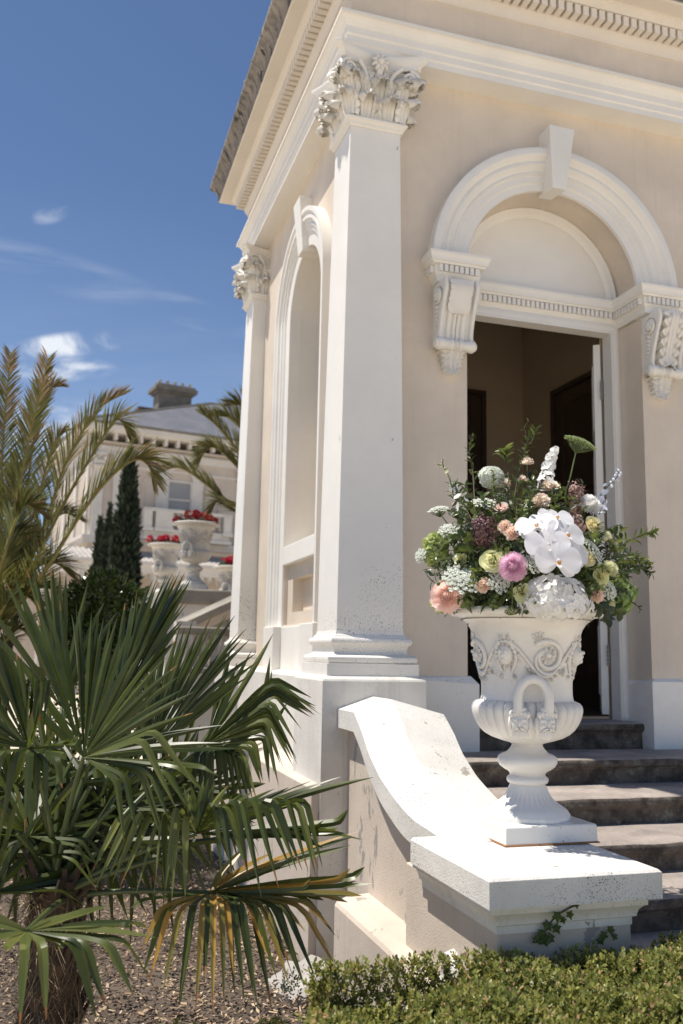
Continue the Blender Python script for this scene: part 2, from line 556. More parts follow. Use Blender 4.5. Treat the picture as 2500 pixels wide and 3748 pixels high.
def mulchmat():
    m, nt, b = new_mat('bark_mulch')
    geo = nt.nodes.new('ShaderNodeNewGeometry')
    r = nt.nodes.new('ShaderNodeValToRGB')
    cr = r.color_ramp
    cr.elements[0].color = (.035, .026, .022, 1)
    cr.elements[1].color = (.52, .40, .27, 1)
    for p, c in ((.24, (.085, .062, .05, 1)), (.45, (.20, .15, .115, 1)), (.68, (.30, .205, .13, 1)), (.84, (.48, .36, .23, 1))):
        e = cr.elements.new(p); e.color = c
    nt.links.new(geo.outputs['Random Per Island'], r.inputs['Fac'])
    nt.links.new(r.outputs[0], b.inputs['Base Color'])
    b.inputs['Roughness'].default_value = .85
    return m
M['mulch'] = mulchmat()
M['soil'] = paint('dark_soil', (.12, .09, .066), .95, .25, bumps=.9, bscale=40)
M['gravel'] = paint('pale_gravel', (.73, .63, .495), .9, .12, specks=.3, bumps=.8, bscale=90)
M['rock'] = paint('pale_rubble_stone', (.42, .39, .36), .85, .16, patches=.4, bumps=.8, bscale=25)

# ------------------------------------------------------------------ ground
g = G(); g.add([(-600, -400, -2.06), (900, -400, -2.06), (900, 1200, -2.06), (-600, 1200, -2.06)], [(0, 1, 2, 3)])
o = g.build('ground', M['gravel']); o['kind'] = 'structure'
g = G()
nx, ny = 40, 60
P3 = [[(-3.2 + 5.2 * i / nx, 3.75 + 11.5 * j / ny, -2.03 + .02 * sin(i * 1.7) * cos(j * 1.3) + .012 * rng.normal()) for i in range(nx + 1)] for j in range(ny + 1)]
g.grid(P3)
o = g.build('garden_bed', M['soil'], smooth=180); o['kind'] = 'structure'
# bark chips: nobody could count them
g = G()
NC = 30000
Yc = 3.85 + 6.0 * rng.random(NC) ** 1.35
xc = Yc * .06 + (rng.random(NC) - .5) * (1.2 + Yc * .55) * 1.15
keep = xc < 1.66
Yc, xc = Yc[keep], xc[keep]; NC = len(Yc)
L_ = rng.uniform(.005, .021, NC) * rng.choice([1, 1, 1, 1.6], NC); W_ = rng.uniform(.003, .009, NC); H_ = rng.uniform(.001, .004, NC)
an = rng.uniform(0, pi, NC); ti = rng.normal(size=NC) * .5; tj = rng.normal(size=NC) * .4
e1 = np.stack([np.cos(an), np.sin(an), ti * .7], 1); e2 = np.stack([-np.sin(an), np.cos(an), tj], 1)
e3 = np.cross(e1, e2); e3 /= np.linalg.norm(e3, axis=1)[:, None]
cc_ = np.stack([xc, Yc, -2.008 + rng.random(NC) * .035], 1)
q = lambda a, b_: cc_ + e1 * (L_ * a)[:, None] + e2 * (W_ * b_)[:, None]
rj = lambda: rng.uniform(.45, 1.1, NC)
top = [q(rj(), rj()), q(rj(), -rj()), q(-rj(), -rj()), q(-rj(), rj())]
VS = np.stack([t + e3 * H_[:, None] for t in top] + [t - e3 * H_[:, None] for t in top], 1).reshape(-1, 3)
base_ = [(0, 1, 2, 3), (4, 5, 1, 0), (5, 6, 2, 1), (6, 7, 3, 2), (7, 4, 0, 3)]
g.v = [VS]; g.n = len(VS)
g.f = [[8 * k + i for i in f] for k in range(NC) for f in base_]; g.m = [0] * len(g.f)
o = g.build('mulch', M['mulch']); o['kind'] = 'stuff'
g = G()
g.box(2.46, 16, 2.5, 4.0, -2.1, -1.565); g.box(5.16, 16, 4.0, 6.25, -2.1, -1.569); g.box(-3.0, 16, -9, 2.5, -2.1, -1.567)
o = g.build('path', M['gravel']); o['kind'] = 'structure'
# ------------------------------------------------------------------ pavilion
XW, YF = 2.05, 6.30          # west wall plane, front wall plane
PX, PY = 1.854, 6.10         # pilaster faces
YN = 10.28                   # north-west corner
XE = 9.2
pav = thing('stucco_pavilion', 'cream stucco garden pavilion with white Corinthian pilasters and an arched doorway', 'building', (4.5, 8.2, -2.05))
ACX, ACZ, AR = 3.765, 3.09, .812     # door arch: centre and opening radius
DX0, DX1 = ACX - AR, ACX + AR
def arcpts(cx, cz, r, a0, a1, n):
    return [(cx + r * cos(a0 + (a1 - a0) * i / n), cz + r * sin(a0 + (a1 - a0) * i / n)) for i in range(n + 1)]
# front wall with its arched opening
g = G()
ZB, ZT = -2.1, 5.5
g.add([(XW, YF, ZB), (DX0, YF, ZB), (DX0, YF, ZT), (XW, YF, ZT)], [(0, 1, 2, 3)])
g.add([(DX1, YF, ZB), (XE, YF, ZB), (XE, YF, ZT), (DX1, YF, ZT)], [(0, 1, 2, 3)])
A = arcpts(ACX, ACZ, AR, pi, 0, 40)
top = [(x, ZT) for x, z in A]
for i in range(40):
    (x0, z0), (x1, z1) = A[i], A[i + 1]
    g.add([(x0, YF, z0), (x1, YF, z1), (x1, YF, ZT), (x0, YF, ZT)], [(0, 1, 2, 3)])
YD = 6.63
g.add([(DX0, YF, ZB), (DX0, YF, ACZ), (DX0, YD, ACZ), (DX0, YD, ZB)], [(3, 2, 1, 0)])
g.add([(DX1, YF, ZB), (DX1, YF, ACZ), (DX1, YD, ACZ), (DX1, YD, ZB)], [(0, 1, 2, 3)])
for i in range(40):
    (x0, z0), (x1, z1) = A[i], A[i + 1]
    g.add([(x0, YF, z0), (x0, YD, z0), (x1, YD, z1), (x1, YF, z1)], [(0, 1, 2, 3)])
g.build('front_wall', M['beige'], pav)
# wall behind the arch: tympanum, jamb blocks beside the door frame
g = G()
g.box(DX0 - .3, DX1 + .3, YD + .002, YD + .14, 2.955, 4.1)
g.box(DX0 - .3, 3.03, YD + .002, YD + .14, ZB, 2.955)
g.box(4.575, DX1 + .3, YD + .002, YD + .14, ZB, 2.955)
g.build('tympanum', M['white'], pav)
# ring moulding round the tympanum
g = G()
ringprof = [(.80, 6.60), (.775, 6.585), (.75, 6.60), (.735, 6.60), (.715, 6.612), (.70, 6.63)]
rows = []
for r, y in ringprof:
    rows.append([(x, y, z) for x, z in arcpts(ACX, ACZ + .03, r, pi, 0, 40)])
g.grid(rows)
g.build('tympanum_ring', M['white'], pav, smooth=35)
# archivolt
def archivolt(prof, cx, cz, to3, a0=pi, a1=0, n=48):
    g = G()
    rows = []
    for r, o in prof:
        rows.append([to3(c1, c2, o) for c1, c2 in arcpts(cx, cz, r, a0, a1, n)])
    g.grid(rows)
    return g
archprof = [(1.135, .0), (1.135, .125), (1.125, .13), (1.075, .13), (1.068, .125), (1.055, .10), (1.035, .085), (1.025, .088), (1.015, .095), (1.00, .095), (.992, .088), (.975, .065), (.955, .055), (.945, .062), (.933, .062), (.926, .05), (.925, .045),
            (.872, .045), (.868, .036), (.862, .036), (.858, .03), (.855, .03), (.802, .03), (.80, .0)]
g = archivolt(archprof, 3.742, 3.09, lambda a, b, o: (a, YF - o, b))
g.build('archivolt', M['white'], pav, smooth=30)
# keystone
g = G()
yk0, yk1 = 6.115, 6.14
vs = [(3.624, yk0, 4.398), (3.862, yk0, 4.398), (3.768, yk0, 3.838), (3.624 + .02, yk0, 3.838),
      (3.624, 6.34, 4.398), (3.862, 6.34, 4.398), (3.768, 6.36, 3.865), (3.644, 6.36, 3.865)]
g.add(vs, [(0, 3, 2, 1), (4, 5, 6, 7), (0, 1, 5, 4), (1, 2, 6, 5), (2, 3, 7, 6), (3, 0, 4, 7)])
g.build('keystone', M['white'], pav, bevel=.006)
# impost cornice running round the opening
IMP = [(0.0, 2.90), (.018, 2.905), (.018, 2.945), (.024, 2.95), (.036, 2.965), (.04, 2.972), (.04, 3.032), (.07, 3.036), (.074, 3.05), (.088, 3.056), (.09, 3.075), (.093, 3.09), (.105, 3.108), (.105, 3.128), (0, 3.142)]
IPATH = [(2.66, 6.34), (2.66, 6.205), (2.968, 6.205), (2.968, YD), (4.562, YD), (4.562, 6.205), (4.885, 6.205), (4.885, 6.34)]
g = G(); g.sweep(IMP, IPATH)
# solid body behind the imposts
g.box(2.662, 2.966, 6.207, 6.36, 2.90, 3.13); g.box(4.564, 4.883, 6.207, 6.36, 2.90, 3.13)
imp = g.build('impost_cornice', M['white'], pav, smooth=30)
dm = G(); dm.box(-.0145, .0145, -.028, 0, -.027, .027)
d0 = dm.build('impost_dentil', M['white'], imp)
dmesh = d0.data
bpy.data.objects.remove(d0)
# mesh was shifted by the root offset; shift back
dmesh.transform(Matrix.Translation(ROOTLOC[pav.name].tolist()))
def run_dentils(p0, p1, nrm2, n, z, mesh, parent, name):
    for i in range(n):
        t = (i + .5) / n
        x = p0[0] + (p1[0] - p0[0]) * t; y = p0[1] + (p1[1] - p0[1]) * t
        put(name, mesh, parent, (x + nrm2[0] * .039, y + nrm2[1] * .039, z), (0, 0, atan2(nrm2[0], -nrm2[1])))
zD = 3.004
run_dentils((2.64, 6.205), (2.99, 6.205), (0, -1), 8, zD, dmesh, imp, 'dentil')
run_dentils((2.66, 6.30), (2.66, 6.19), (-1, 0), 3, zD, dmesh, imp, 'dentil')
run_dentils((3.0, YD), (4.53, YD), (0, -1), 34, zD, dmesh, imp, 'dentil')
run_dentils((4.562, 6.59), (4.562, 6.19), (-1, 0), 9, zD, dmesh, imp, 'dentil')
run_dentils((4.54, 6.205), (4.90, 6.205), (0, -1), 8, zD, dmesh, imp, 'dentil')
# frieze strip and architrave frame of the door
g = G()
FRP = [(.10, .0), (.10, .012), (.085, .022), (.07, .03), (.045, .034), (.03, .026), (.022, .03), (.0, .03), (.0, -.10)]   # (distance from opening, projection)
ox0, ox1, oz = 3.046, 4.484, 2.85
rows = []
for dd, pr in FRP:
    rows.append([(ox0 - dd, YD - pr, -.50), (ox0 - dd, YD - pr, oz + dd), (ox1 + dd, YD - pr, oz + dd), (ox1 + dd, YD - pr, -.50)])
g.grid(rows)
g.build('door_frame', M['white'], pav, smooth=40)

# acanthus leaf: grid following a spine that rises and curls over
def acanthus(g, base, out, side, h, w, reach, curl=1.0, flat=.0, nv=16, nu=15, lobes=4, up=V(0, 0, 1)):
    rows = []
    for i in range(nv + 1):
        v = i / nv
        if v < .62:
            t = v / .62
            zz = h * t
            oo = reach * (.06 * t + .30 * t ** 3)
        else:
            t = (v - .62) / .38
            th = t * 3.5 * curl
            rr = reach * .42
            zz = h + rr * .62 * sin(th)
            oo = reach * .36 + rr * (1 - cos(th))
        hw = w * .5 * (.78 + .40 * sin(pi * min(1, v * .98)) ** .8) * (1 - .18 * max(0, v - .7) / .3)
        lob = 1 - .24 * (abs(sin(v * pi * lobes)) < .40) * (v > .06)
        row = []
        for j in range(nu):
            u = -1 + 2 * j / (nu - 1)
            x = u * hw * (lob if abs(u) > .7 else 1)
            amp = 1 + 1.2 * max(0, v - .55)
            ridge = .024 * w / .12 * amp * (abs(cos(u * pi * 2.5)) - .5) + .024 * w / .12 * (1 - u * u)
            droop = -.26 * w * abs(u) ** 2 * max(0, (v - .5) / .5)
            row.append(base + side * x + up * (zz + droop) + out * (oo + ridge + flat - .02 * abs(u) ** 2 * (v > .6)))
        rows.append(row)
    g.grid(rows)
def volute(g, c, nrmv, r, upv, sgn, tr=.012):
    """spiral scroll with a boss, in the plane normal to nrmv"""
    nrmv = nrm(nrmv); a = nrm(np.cross(upv, nrmv)) * sgn
    pts, rad = [], []
    for i in range(40):
        th = pi * .5 + i / 39 * 2 * pi * 1.6
        rr = r * (1 - .72 * i / 39)
        pts.append(c + a * (-cos(th)) * rr + upv * sin(th) * rr + nrmv * (.010 * i / 39))
        rad.append(tr * (1 - .3 * i / 39))
    g.tube(pts, rad, 7)
    # disc behind and boss
    ring = [c - nrmv * .006 + (a * cos(2 * pi * k / 16) + upv * sin(2 * pi * k / 16)) * r * .86 for k in range(16)]
    ring2 = [p - nrmv * .045 for p in ring]
    g.grid([ring2, ring], closeu=True)
    g.add(ring, [list(range(16))])
    g.sphere(c + nrmv * .008, r * .27, 10, 6)

def make_capital(parent, cx, cy, z0):
    """Corinthian capital: necking, bell, two rows of acanthus, corner volutes, abacus with fleuron"""
    nk = G()
    sq = lambda hw, z: [(cx - hw, cy - hw, z), (cx + hw, cy - hw, z), (cx + hw, cy + hw, z), (cx - hw, cy + hw, z)]
    rows = []
    for o, z in [(.002, 0), (.022, .014), (.022, .03), (.03, .036), (.043, .044), (.047, .056), (.043, .068), (.030, .074), (.0, .078)]:
        rows.append(sq(.205 + o, z0 + z))
    nk.grid(rows, closeu=True)
    nk.build('necking', M['white'], parent)
    bl = G()
    rows = []
    for hw, z in [(.196, .07), (.196, .30), (.205, .40), (.235, .47), (.255, .50)]:
        rows.append(sq(hw, z0 + z))
    bl.grid(rows, closeu=True)
    bl.build('bell', M['white'], parent)
    def leafpart(*a_, **k_):
        g = G(); acanthus(g, *a_, **k_); g.build('acanthus_leaf', M['carved'], parent, smooth=70)
    for k in range(4):
        ang = k * pi / 2
        out = V(sin(ang), -cos(ang), 0); side = V(cos(ang), sin(ang), 0); up = V(0, 0, 1)
        c = V(cx, cy, z0)
        for sx in (-.095, .095):
            leafpart(c + out * .196 + side * sx + up * .075, out, side, .135, .165, .115)
        leafpart(c + out * .198 + up * .15, out, side, .185, .165, .135)
        for sx in (-.14, .14):
            leafpart(c + out * .20 + side * sx + up * .25, nrm(out + side * np.sign(sx) * .5), nrm(side - out * np.sign(sx) * .4), .13, .13, .12)
        for s in (-1, 1):
            vo = G()
            p = [c + out * .20 + side * s * .05 + up * .25, c + out * .235 + side * s * .075 + up * .36, c + out * .28 + side * s * .125 + up * .45, c + out * .315 + side * s * .18 + up * .495]
            vo.tube(p, [.022, .022, .020, .017], 7)
            volute(vo, c + out * .30 + side * s * .250 + up * .425, nrm(out * .92 - side * s * .25), .070, up, s, .017)
            volute(vo, c + out * .245 + side * s * .048 + up * .425, out, .044, up, s, .013)
            vo.build('volute', M['carved'], parent, smooth=60)
        dg = nrm(out + side); ds = nrm(side - out)
        leafpart(V(cx, cy, z0) + dg * .285 + up * .08, dg, ds, .15, .14, .12)
        leafpart(V(cx, cy, z0) + dg * .285 + up * .20, dg, ds, .19, .14, .15)
        fl = G()
        fc = c + out * .290 + up * .515
        fl.sphere(fc + out * .035, .028, 8, 6)
        for q in range(9):
            th = 2 * pi * q / 9
            rad = side * cos(th) + up * sin(th)
            fl.tube([fc + rad * .018 + out * .01, fc + rad * .05 + out * .028, fc + rad * .070 + out * .005], [.012, .020, .012], 6)
        fl.tube([fc - up * .12 - out * .02, fc - up * .03], [.024, .030], 8)
        fl.build('fleuron', M['carved'], parent, smooth=80)
    ab = G()
    rows = []
    def outline(scale, z):
        pts = []
        for k in range(4):
            ang = k * pi / 2
            out = V(sin(ang), -cos(ang), 0); side = V(cos(ang), sin(ang), 0)
            for i in range(13):
                t = -1 + 2 * i / 12
                dep = .385 - .115 * (1 - t * t)
                p = V(cx, cy, 0) + (out * dep + side * t * .345) * scale
                pts.append((p[0], p[1], z))
        return pts
    for sc, z in [(.80, .50), (.865, .502), (.88, .53), (.90, .545), (.94, .555), (.985, .575), (1.0, .592), (1.0, .603), (.9, .605)]:
        rows.append(outline(sc, z0 + z))
    ab.grid(rows, closeu=True)
    ab.build('abacus', M['white'], parent, smooth=40)

def make_pilaster(cx, cy, name, label=None):
    root = bpy.data.objects.new(name, None); C.objects.link(root); root.parent = pav
    if label: root['label'] = label
    sh = G()
    zs, ze = .145, 4.05
    rows = []
    for i in range(13):
        t = i / 12
        hw = .25 - .045 * (t ** 1.25)
        rows.append([(cx - hw, cy - hw, zs + (ze - zs) * t), (cx + hw, cy - hw, zs + (ze - zs) * t), (cx + hw, cy + hw, zs + (ze - zs) * t), (cx - hw, cy + hw, zs + (ze - zs) * t)])
    sh.grid(rows, closeu=True)
    sh.build('shaft', M['shaft'], root, bevel=.004)
    b = G()
    rows = []
    prof = [(.252, .17), (.256, .145), (.268, .135), (.27, .128), (.276, .12), (.29, .118), (.298, .105), (.30, .092), (.296, .078), (.282, .068), (.278, .06), (.272, .045), (.272, .02), (.282, .005), (.30, .0), (.315, -.004), (.327, -.016), (.33, -.032), (.327, -.048), (.316, -.058), (.338, -.060), (.338, -.15)]
    for hw, z in prof:
        rows.append([(cx - hw, cy - hw, z), (cx + hw, cy - hw, z), (cx + hw, cy + hw, z), (cx - hw, cy + hw, z)])
    b.grid(rows[::-1], closeu=True)
    b.build('moulded_base', M['white_speck'], root, smooth=32)
    pd = G()
    rows = []
    for hw, z in [(.34, -.142), (.372, -.165), (.378, -.178), (.378, -.86), (.378, -2.1)]:
        rows.append([(cx - hw, cy - hw, z), (cx + hw, cy - hw, z), (cx + hw, cy + hw, z), (cx - hw, cy + hw, z)])
    pd.grid(rows[::-1], closeu=True)
    pd.add(rows[0], [(0, 1, 2, 3)])
    pd.build('pedestal', M['dirty_white'], root)
    make_capital(root, cx, cy, 4.05)
    return root
make_pilaster(2.104, 6.35, 'corner_pilaster', 'white corner pilaster nearest the doorway, its base speckled with lichen')
make_pilaster(2.104, 10.03, 'far_pilaster', 'white pilaster at the far corner of the side wall')

# ------------------------------------------------------------------ west wall with the arched niche
NY, NR, NZ = 7.945, .565, 3.28
XO = XW - .02                     # face of the inner fascia
g = G()
Y0, Y1 = 6.3, 10.6
jl, jr = NY - NR, NY + NR
zs0 = .25
A = arcpts(NY, NZ, NR, pi, 0, 32)
g.add([(XW, Y0, ZB), (XW, jl, ZB), (XW, jl, ZT), (XW, Y0, ZT)], [(3, 2, 1, 0)])
g.add([(XW, jr, ZB), (XW, Y1, ZB), (XW, Y1, ZT), (XW, jr, ZT)], [(3, 2, 1, 0)])
for i in range(32):
    (a0, z0), (a1, z1) = A[i], A[i + 1]
    g.add([(XW, a0, z0), (XW, a1, z1), (XW, a1, ZT), (XW, a0, ZT)], [(3, 2, 1, 0)])
g.add([(XW, jl, ZB), (XW, jr, ZB), (XW, jr, .27), (XW, jl, .27)], [(3, 2, 1, 0)])
# north end wall
g.add([(XW, YN - .2, ZB), (XE, YN - .2, ZB), (XE, YN - .2, ZT), (XW, YN - .2, ZT)], [(3, 2, 1, 0)])
g.build('side_wall', M['beige'], pav)
# niche shell: deep jambs, barrel head and flat back
g = G()
ND = .46
pts = [(jr, .9)] + [(NY + NR * cos(pi * i / 28), NZ + NR * sin(pi * i / 28)) for i in range(29)] + [(jl, .9)]
g.grid([[(XW, y, z) for y, z in pts], [(XW + ND, y, z) for y, z in pts]])
g.add([(XW + ND, y, z) for y, z in pts], [list(range(len(pts)))])
g.build('niche_shell', M['white'], pav, smooth=30)
# moulded frame up the jambs and round the arch
nprof = [(.905, .0), (.905, .10), (.865, .10), (.855, .085), (.835, .075), (.83, .085), (.80, .085), (.79, .065), (.77, .055), (.765, .062), (.745, .062), (.735, .045), (.70, .045), (.695, .036), (.69, .036), (.686, .028), (.567, .02), (.563, -.10)]
g = G()
path = [(jl - NR * 0 , .25)]
rows = []
for r, o in nprof:
    pts = [(XW - o, NY - r, .25)] + [(XW - o, a, z) for a, z in arcpts(NY, NZ, r, pi, 0, 40)] + [(XW - o, NY + r, .25)]
    rows.append(pts)
g.grid(rows)
g.build('niche_frame', M['white'], pav, smooth=30)
# keystone of the niche
g = G()
xk = 1.925
vs = [(xk, 7.835, 4.335), (xk, 8.085, 4.335), (xk + .05, 8.035, 3.80), (xk + .05, 7.865, 3.80)]
vb = [(XW + .03, y, z) for _, y, z in vs[:2]] + [(XW + .12, y, z) for _, y, z in vs[2:]]
g.add(vs + vb, [(0, 1, 2, 3), (7, 6, 5, 4), (0, 4, 5, 1), (1, 5, 6, 2), (2, 6, 7, 3), (3, 7, 4, 0)])
g.build('niche_keystone', M['white'], pav, bevel=.006)
# sill, recessed panel and apron under the niche
g = G(); g.box(XW - .022, XW + .30, jl + .003, jr - .003, .84, 1.02)
g.build('niche_sill', M['white'], pav, bevel=.008)
g = G()
xp = XW + .035
py0, py1, pz0, pz1 = NY - .36, NY + .36, .385, .70
g.add([(xp, jl, .24), (xp, jr, .24), (xp, py1, pz0), (xp, py0, pz0), (xp, jl, .86), (xp, jr, .86), (xp, py1, pz1), (xp, py0, pz1)],
      [(0, 3, 2, 1), (1, 2, 6, 5), (5, 6, 7, 4), (4, 7, 3, 0)])
xq = xp + .10
g.add([(xp, py0, pz0), (xp, py1, pz0), (xp, py1, pz1), (xp, py0, pz1), (xq, py0, pz0), (xq, py1, pz0), (xq, py1, pz1), (xq, py0, pz1)],
      [(4, 7, 6, 5), (0, 4, 5, 1), (1, 5, 6, 2), (2, 6, 7, 3), (3, 7, 4, 0)])
g.add([(XW, jl, .24), (xp, jl, .24), (xp, jl, .86), (XW, jl, .86)], [(0, 1, 2, 3)])
g.add([(XW, jr, .24), (xp, jr, .24), (xp, jr, .86), (XW, jr, .86)], [(3, 2, 1, 0)])
g.build('niche_panel', M['beige'], pav)
g = G()
g.box(XW - .035, XW + .06, jl + .07, jr - .07, -.16, .248)
g.box(XW - .115, XW + .05, jr - .07, NY + .92, -.16, .252)
g.box(XW - .115, XW + .05, NY - .92, jl + .07, -.16, .252)
g.build('niche_apron', M['white'], pav, bevel=.006)
# plinth of the side wall, with a sloped top, and the lower battered base
g = G()
pl = [(1.85, -2.1), (1.85, -.178), (1.87, -.168), (XW + .02, -.140), (XW + .02, -2.1)]
g.prism(pl, 1, 6.4, 9.70)
g.build('side_plinth', M['dirty_white'], pav)
g = G()
pl = [(1.668, -2.1), (1.668, -.885), (1.86, -.80), (1.86, -2.1)]
n = len(pl)
yv = 5.985
vs = [(x, yv, z) for x, z in pl] + [(x, 10.25, z) for x, z in pl]
g.add(vs, [(i, (i + 1) % n, n + (i + 1) % n, n + i)[::-1] for i in range(n)] + [list(range(n)), list(range(n, 2 * n))[::-1]])
g.build('battered_base', M['beige_old'], pav, bevel=.006)
# front plinths either side of the doorway
g = G()
def plinth(x0, x1, r0, r1):
    yf = 6.255
    z0, z1, zt = -2.0, -.165, -.14
    # top slopes back to the wall and (where r) into the reveal
    a0 = .05 if r0 else 0; a1 = .05 if r1 else 0
    vs = [(x0, yf, z0), (x1, yf, z0), (x1, YD - .03, z0), (x0, YD - .03, z0), (x0, yf, z1), (x1, yf, z1 - (.035 if r1 else 0)), (x1, YD - .03, z1 - (.035 if r1 else 0)), (x0, YD - .03, z1 - (.035 if r0 else 0)),
          (x0 + a0, yf + .045, zt), (x1 - a1, yf + .045, zt), (x1 - a1, YD, zt), (x0 + a0, YD, zt)]
    g.add(vs, [(0, 1, 5, 4), (1, 2, 6, 5), (3, 0, 4, 7), (4, 5, 9, 8), (5, 6, 10, 9), (7, 4, 8, 11), (8, 9, 10, 11)])
plinth(2.46, 3.03, False, True)
plinth(4.545, XE, True, False)
g.build('front_plinth', M['white_speck'], pav, bevel=.004)

# ------------------------------------------------------------------ entablature
EP = [(XE, PY), (PX, PY), (PX, YN), (XE, YN)]
EPr = EP
class GS(G): pass
def ent(prof, name, mat, smooth=30):
    g = G()
    # walk so that the right hand side is outside: from the north-east round to the south-east
    g.sweep(prof, [(XE, YN), (PX, YN), (PX, PY), (XE, PY)][::-1])
    return g
def esweep(prof):
    g = G()
    rows = []
    for o, z in prof:
        rows.append([(XE, PY - o, z), (PX - o, PY - o, z), (PX - o, YN + o, z), (XE, YN + o, z)])
    g.grid(rows, flip=True)
    return g
ARC = [(-.23, 4.66), (0, 4.66), (0, 4.712), (.012, 4.722), (.012, 4.778), (.024, 4.79), (.024, 4.848), (.034, 4.856), (.038, 4.868), (.048, 4.885), (.066, 4.905), (.076, 4.911), (.088, 4.913), (.088, 4.937), (-.04, 4.95)]
esweep(ARC).build('architrave', M['white'], pav, smooth=25)
esweep([(-.03, 4.93), (-.03, 5.29)]).build('frieze', M['beige'], pav)
COR = [(-.03, 5.272), (-.015, 5.276), (-.012, 5.30), (.008, 5.335), (.018, 5.36), (.02, 5.376), (.02, 5.468), (.118, 5.472), (.122, 5.49), (.14, 5.505), (.145, 5.522), (.16, 5.53), (.16, 5.543), (.285, 5.556), (.292, 5.562), (.292, 5.60)]
cor = esweep(COR).build('cornice', M['beige'] if False else paint('cornice_plaster', (.72, .66, .575), .6, .04, bumps=.2), pav, smooth=25)
ROOF = [(.286, 5.575), (.302, 5.578), (.304, 5.645), (.318, 5.66), (.325, 5.69), (.345, 5.72), (.38, 5.745), (.398, 5.77), (.40, 5.805), (.385, 5.815), (.30, 5.82), (-3.4, 6.9)]
g = esweep(ROOF)
g.build('eaves_gutter', M['roofstone'], pav, smooth=25)
g = G()
for k in range(60):                                     # grit and lichen lumps along the eaves edge
    y = rng.uniform(5.8, 10.6)
    s = rng.uniform(.008, .022)
    g.sphere((PX - .40 + rng.uniform(0, .06), y, 5.81 + rng.uniform(-.03, .012)), s, 6, 4)
o = g.build('moss_clump', M['moss'], pav)
o['kind'] = 'stuff'
dg = G(); dg.box(-.0265, .0265, -.098, 0, 0, .084)
d0 = dg.build('cornice_dentil', cor.data.materials[0], cor, bevel=0)
cd = d0.data; bpy.data.objects.remove(d0)
cd.transform(Matrix.Translation(ROOTLOC[pav.name].tolist()))
pit = .0785
nW = int((YN - PY + .2) / pit)
for i in range(nW):
    put('dentil', cd, cor, (PX - .02, PY - .06 + i * pit, 5.378), (0, 0, -pi / 2))
for i in range(48):
    put('dentil', cd, cor, (PX - .06 + i * pit, PY - .02, 5.378))

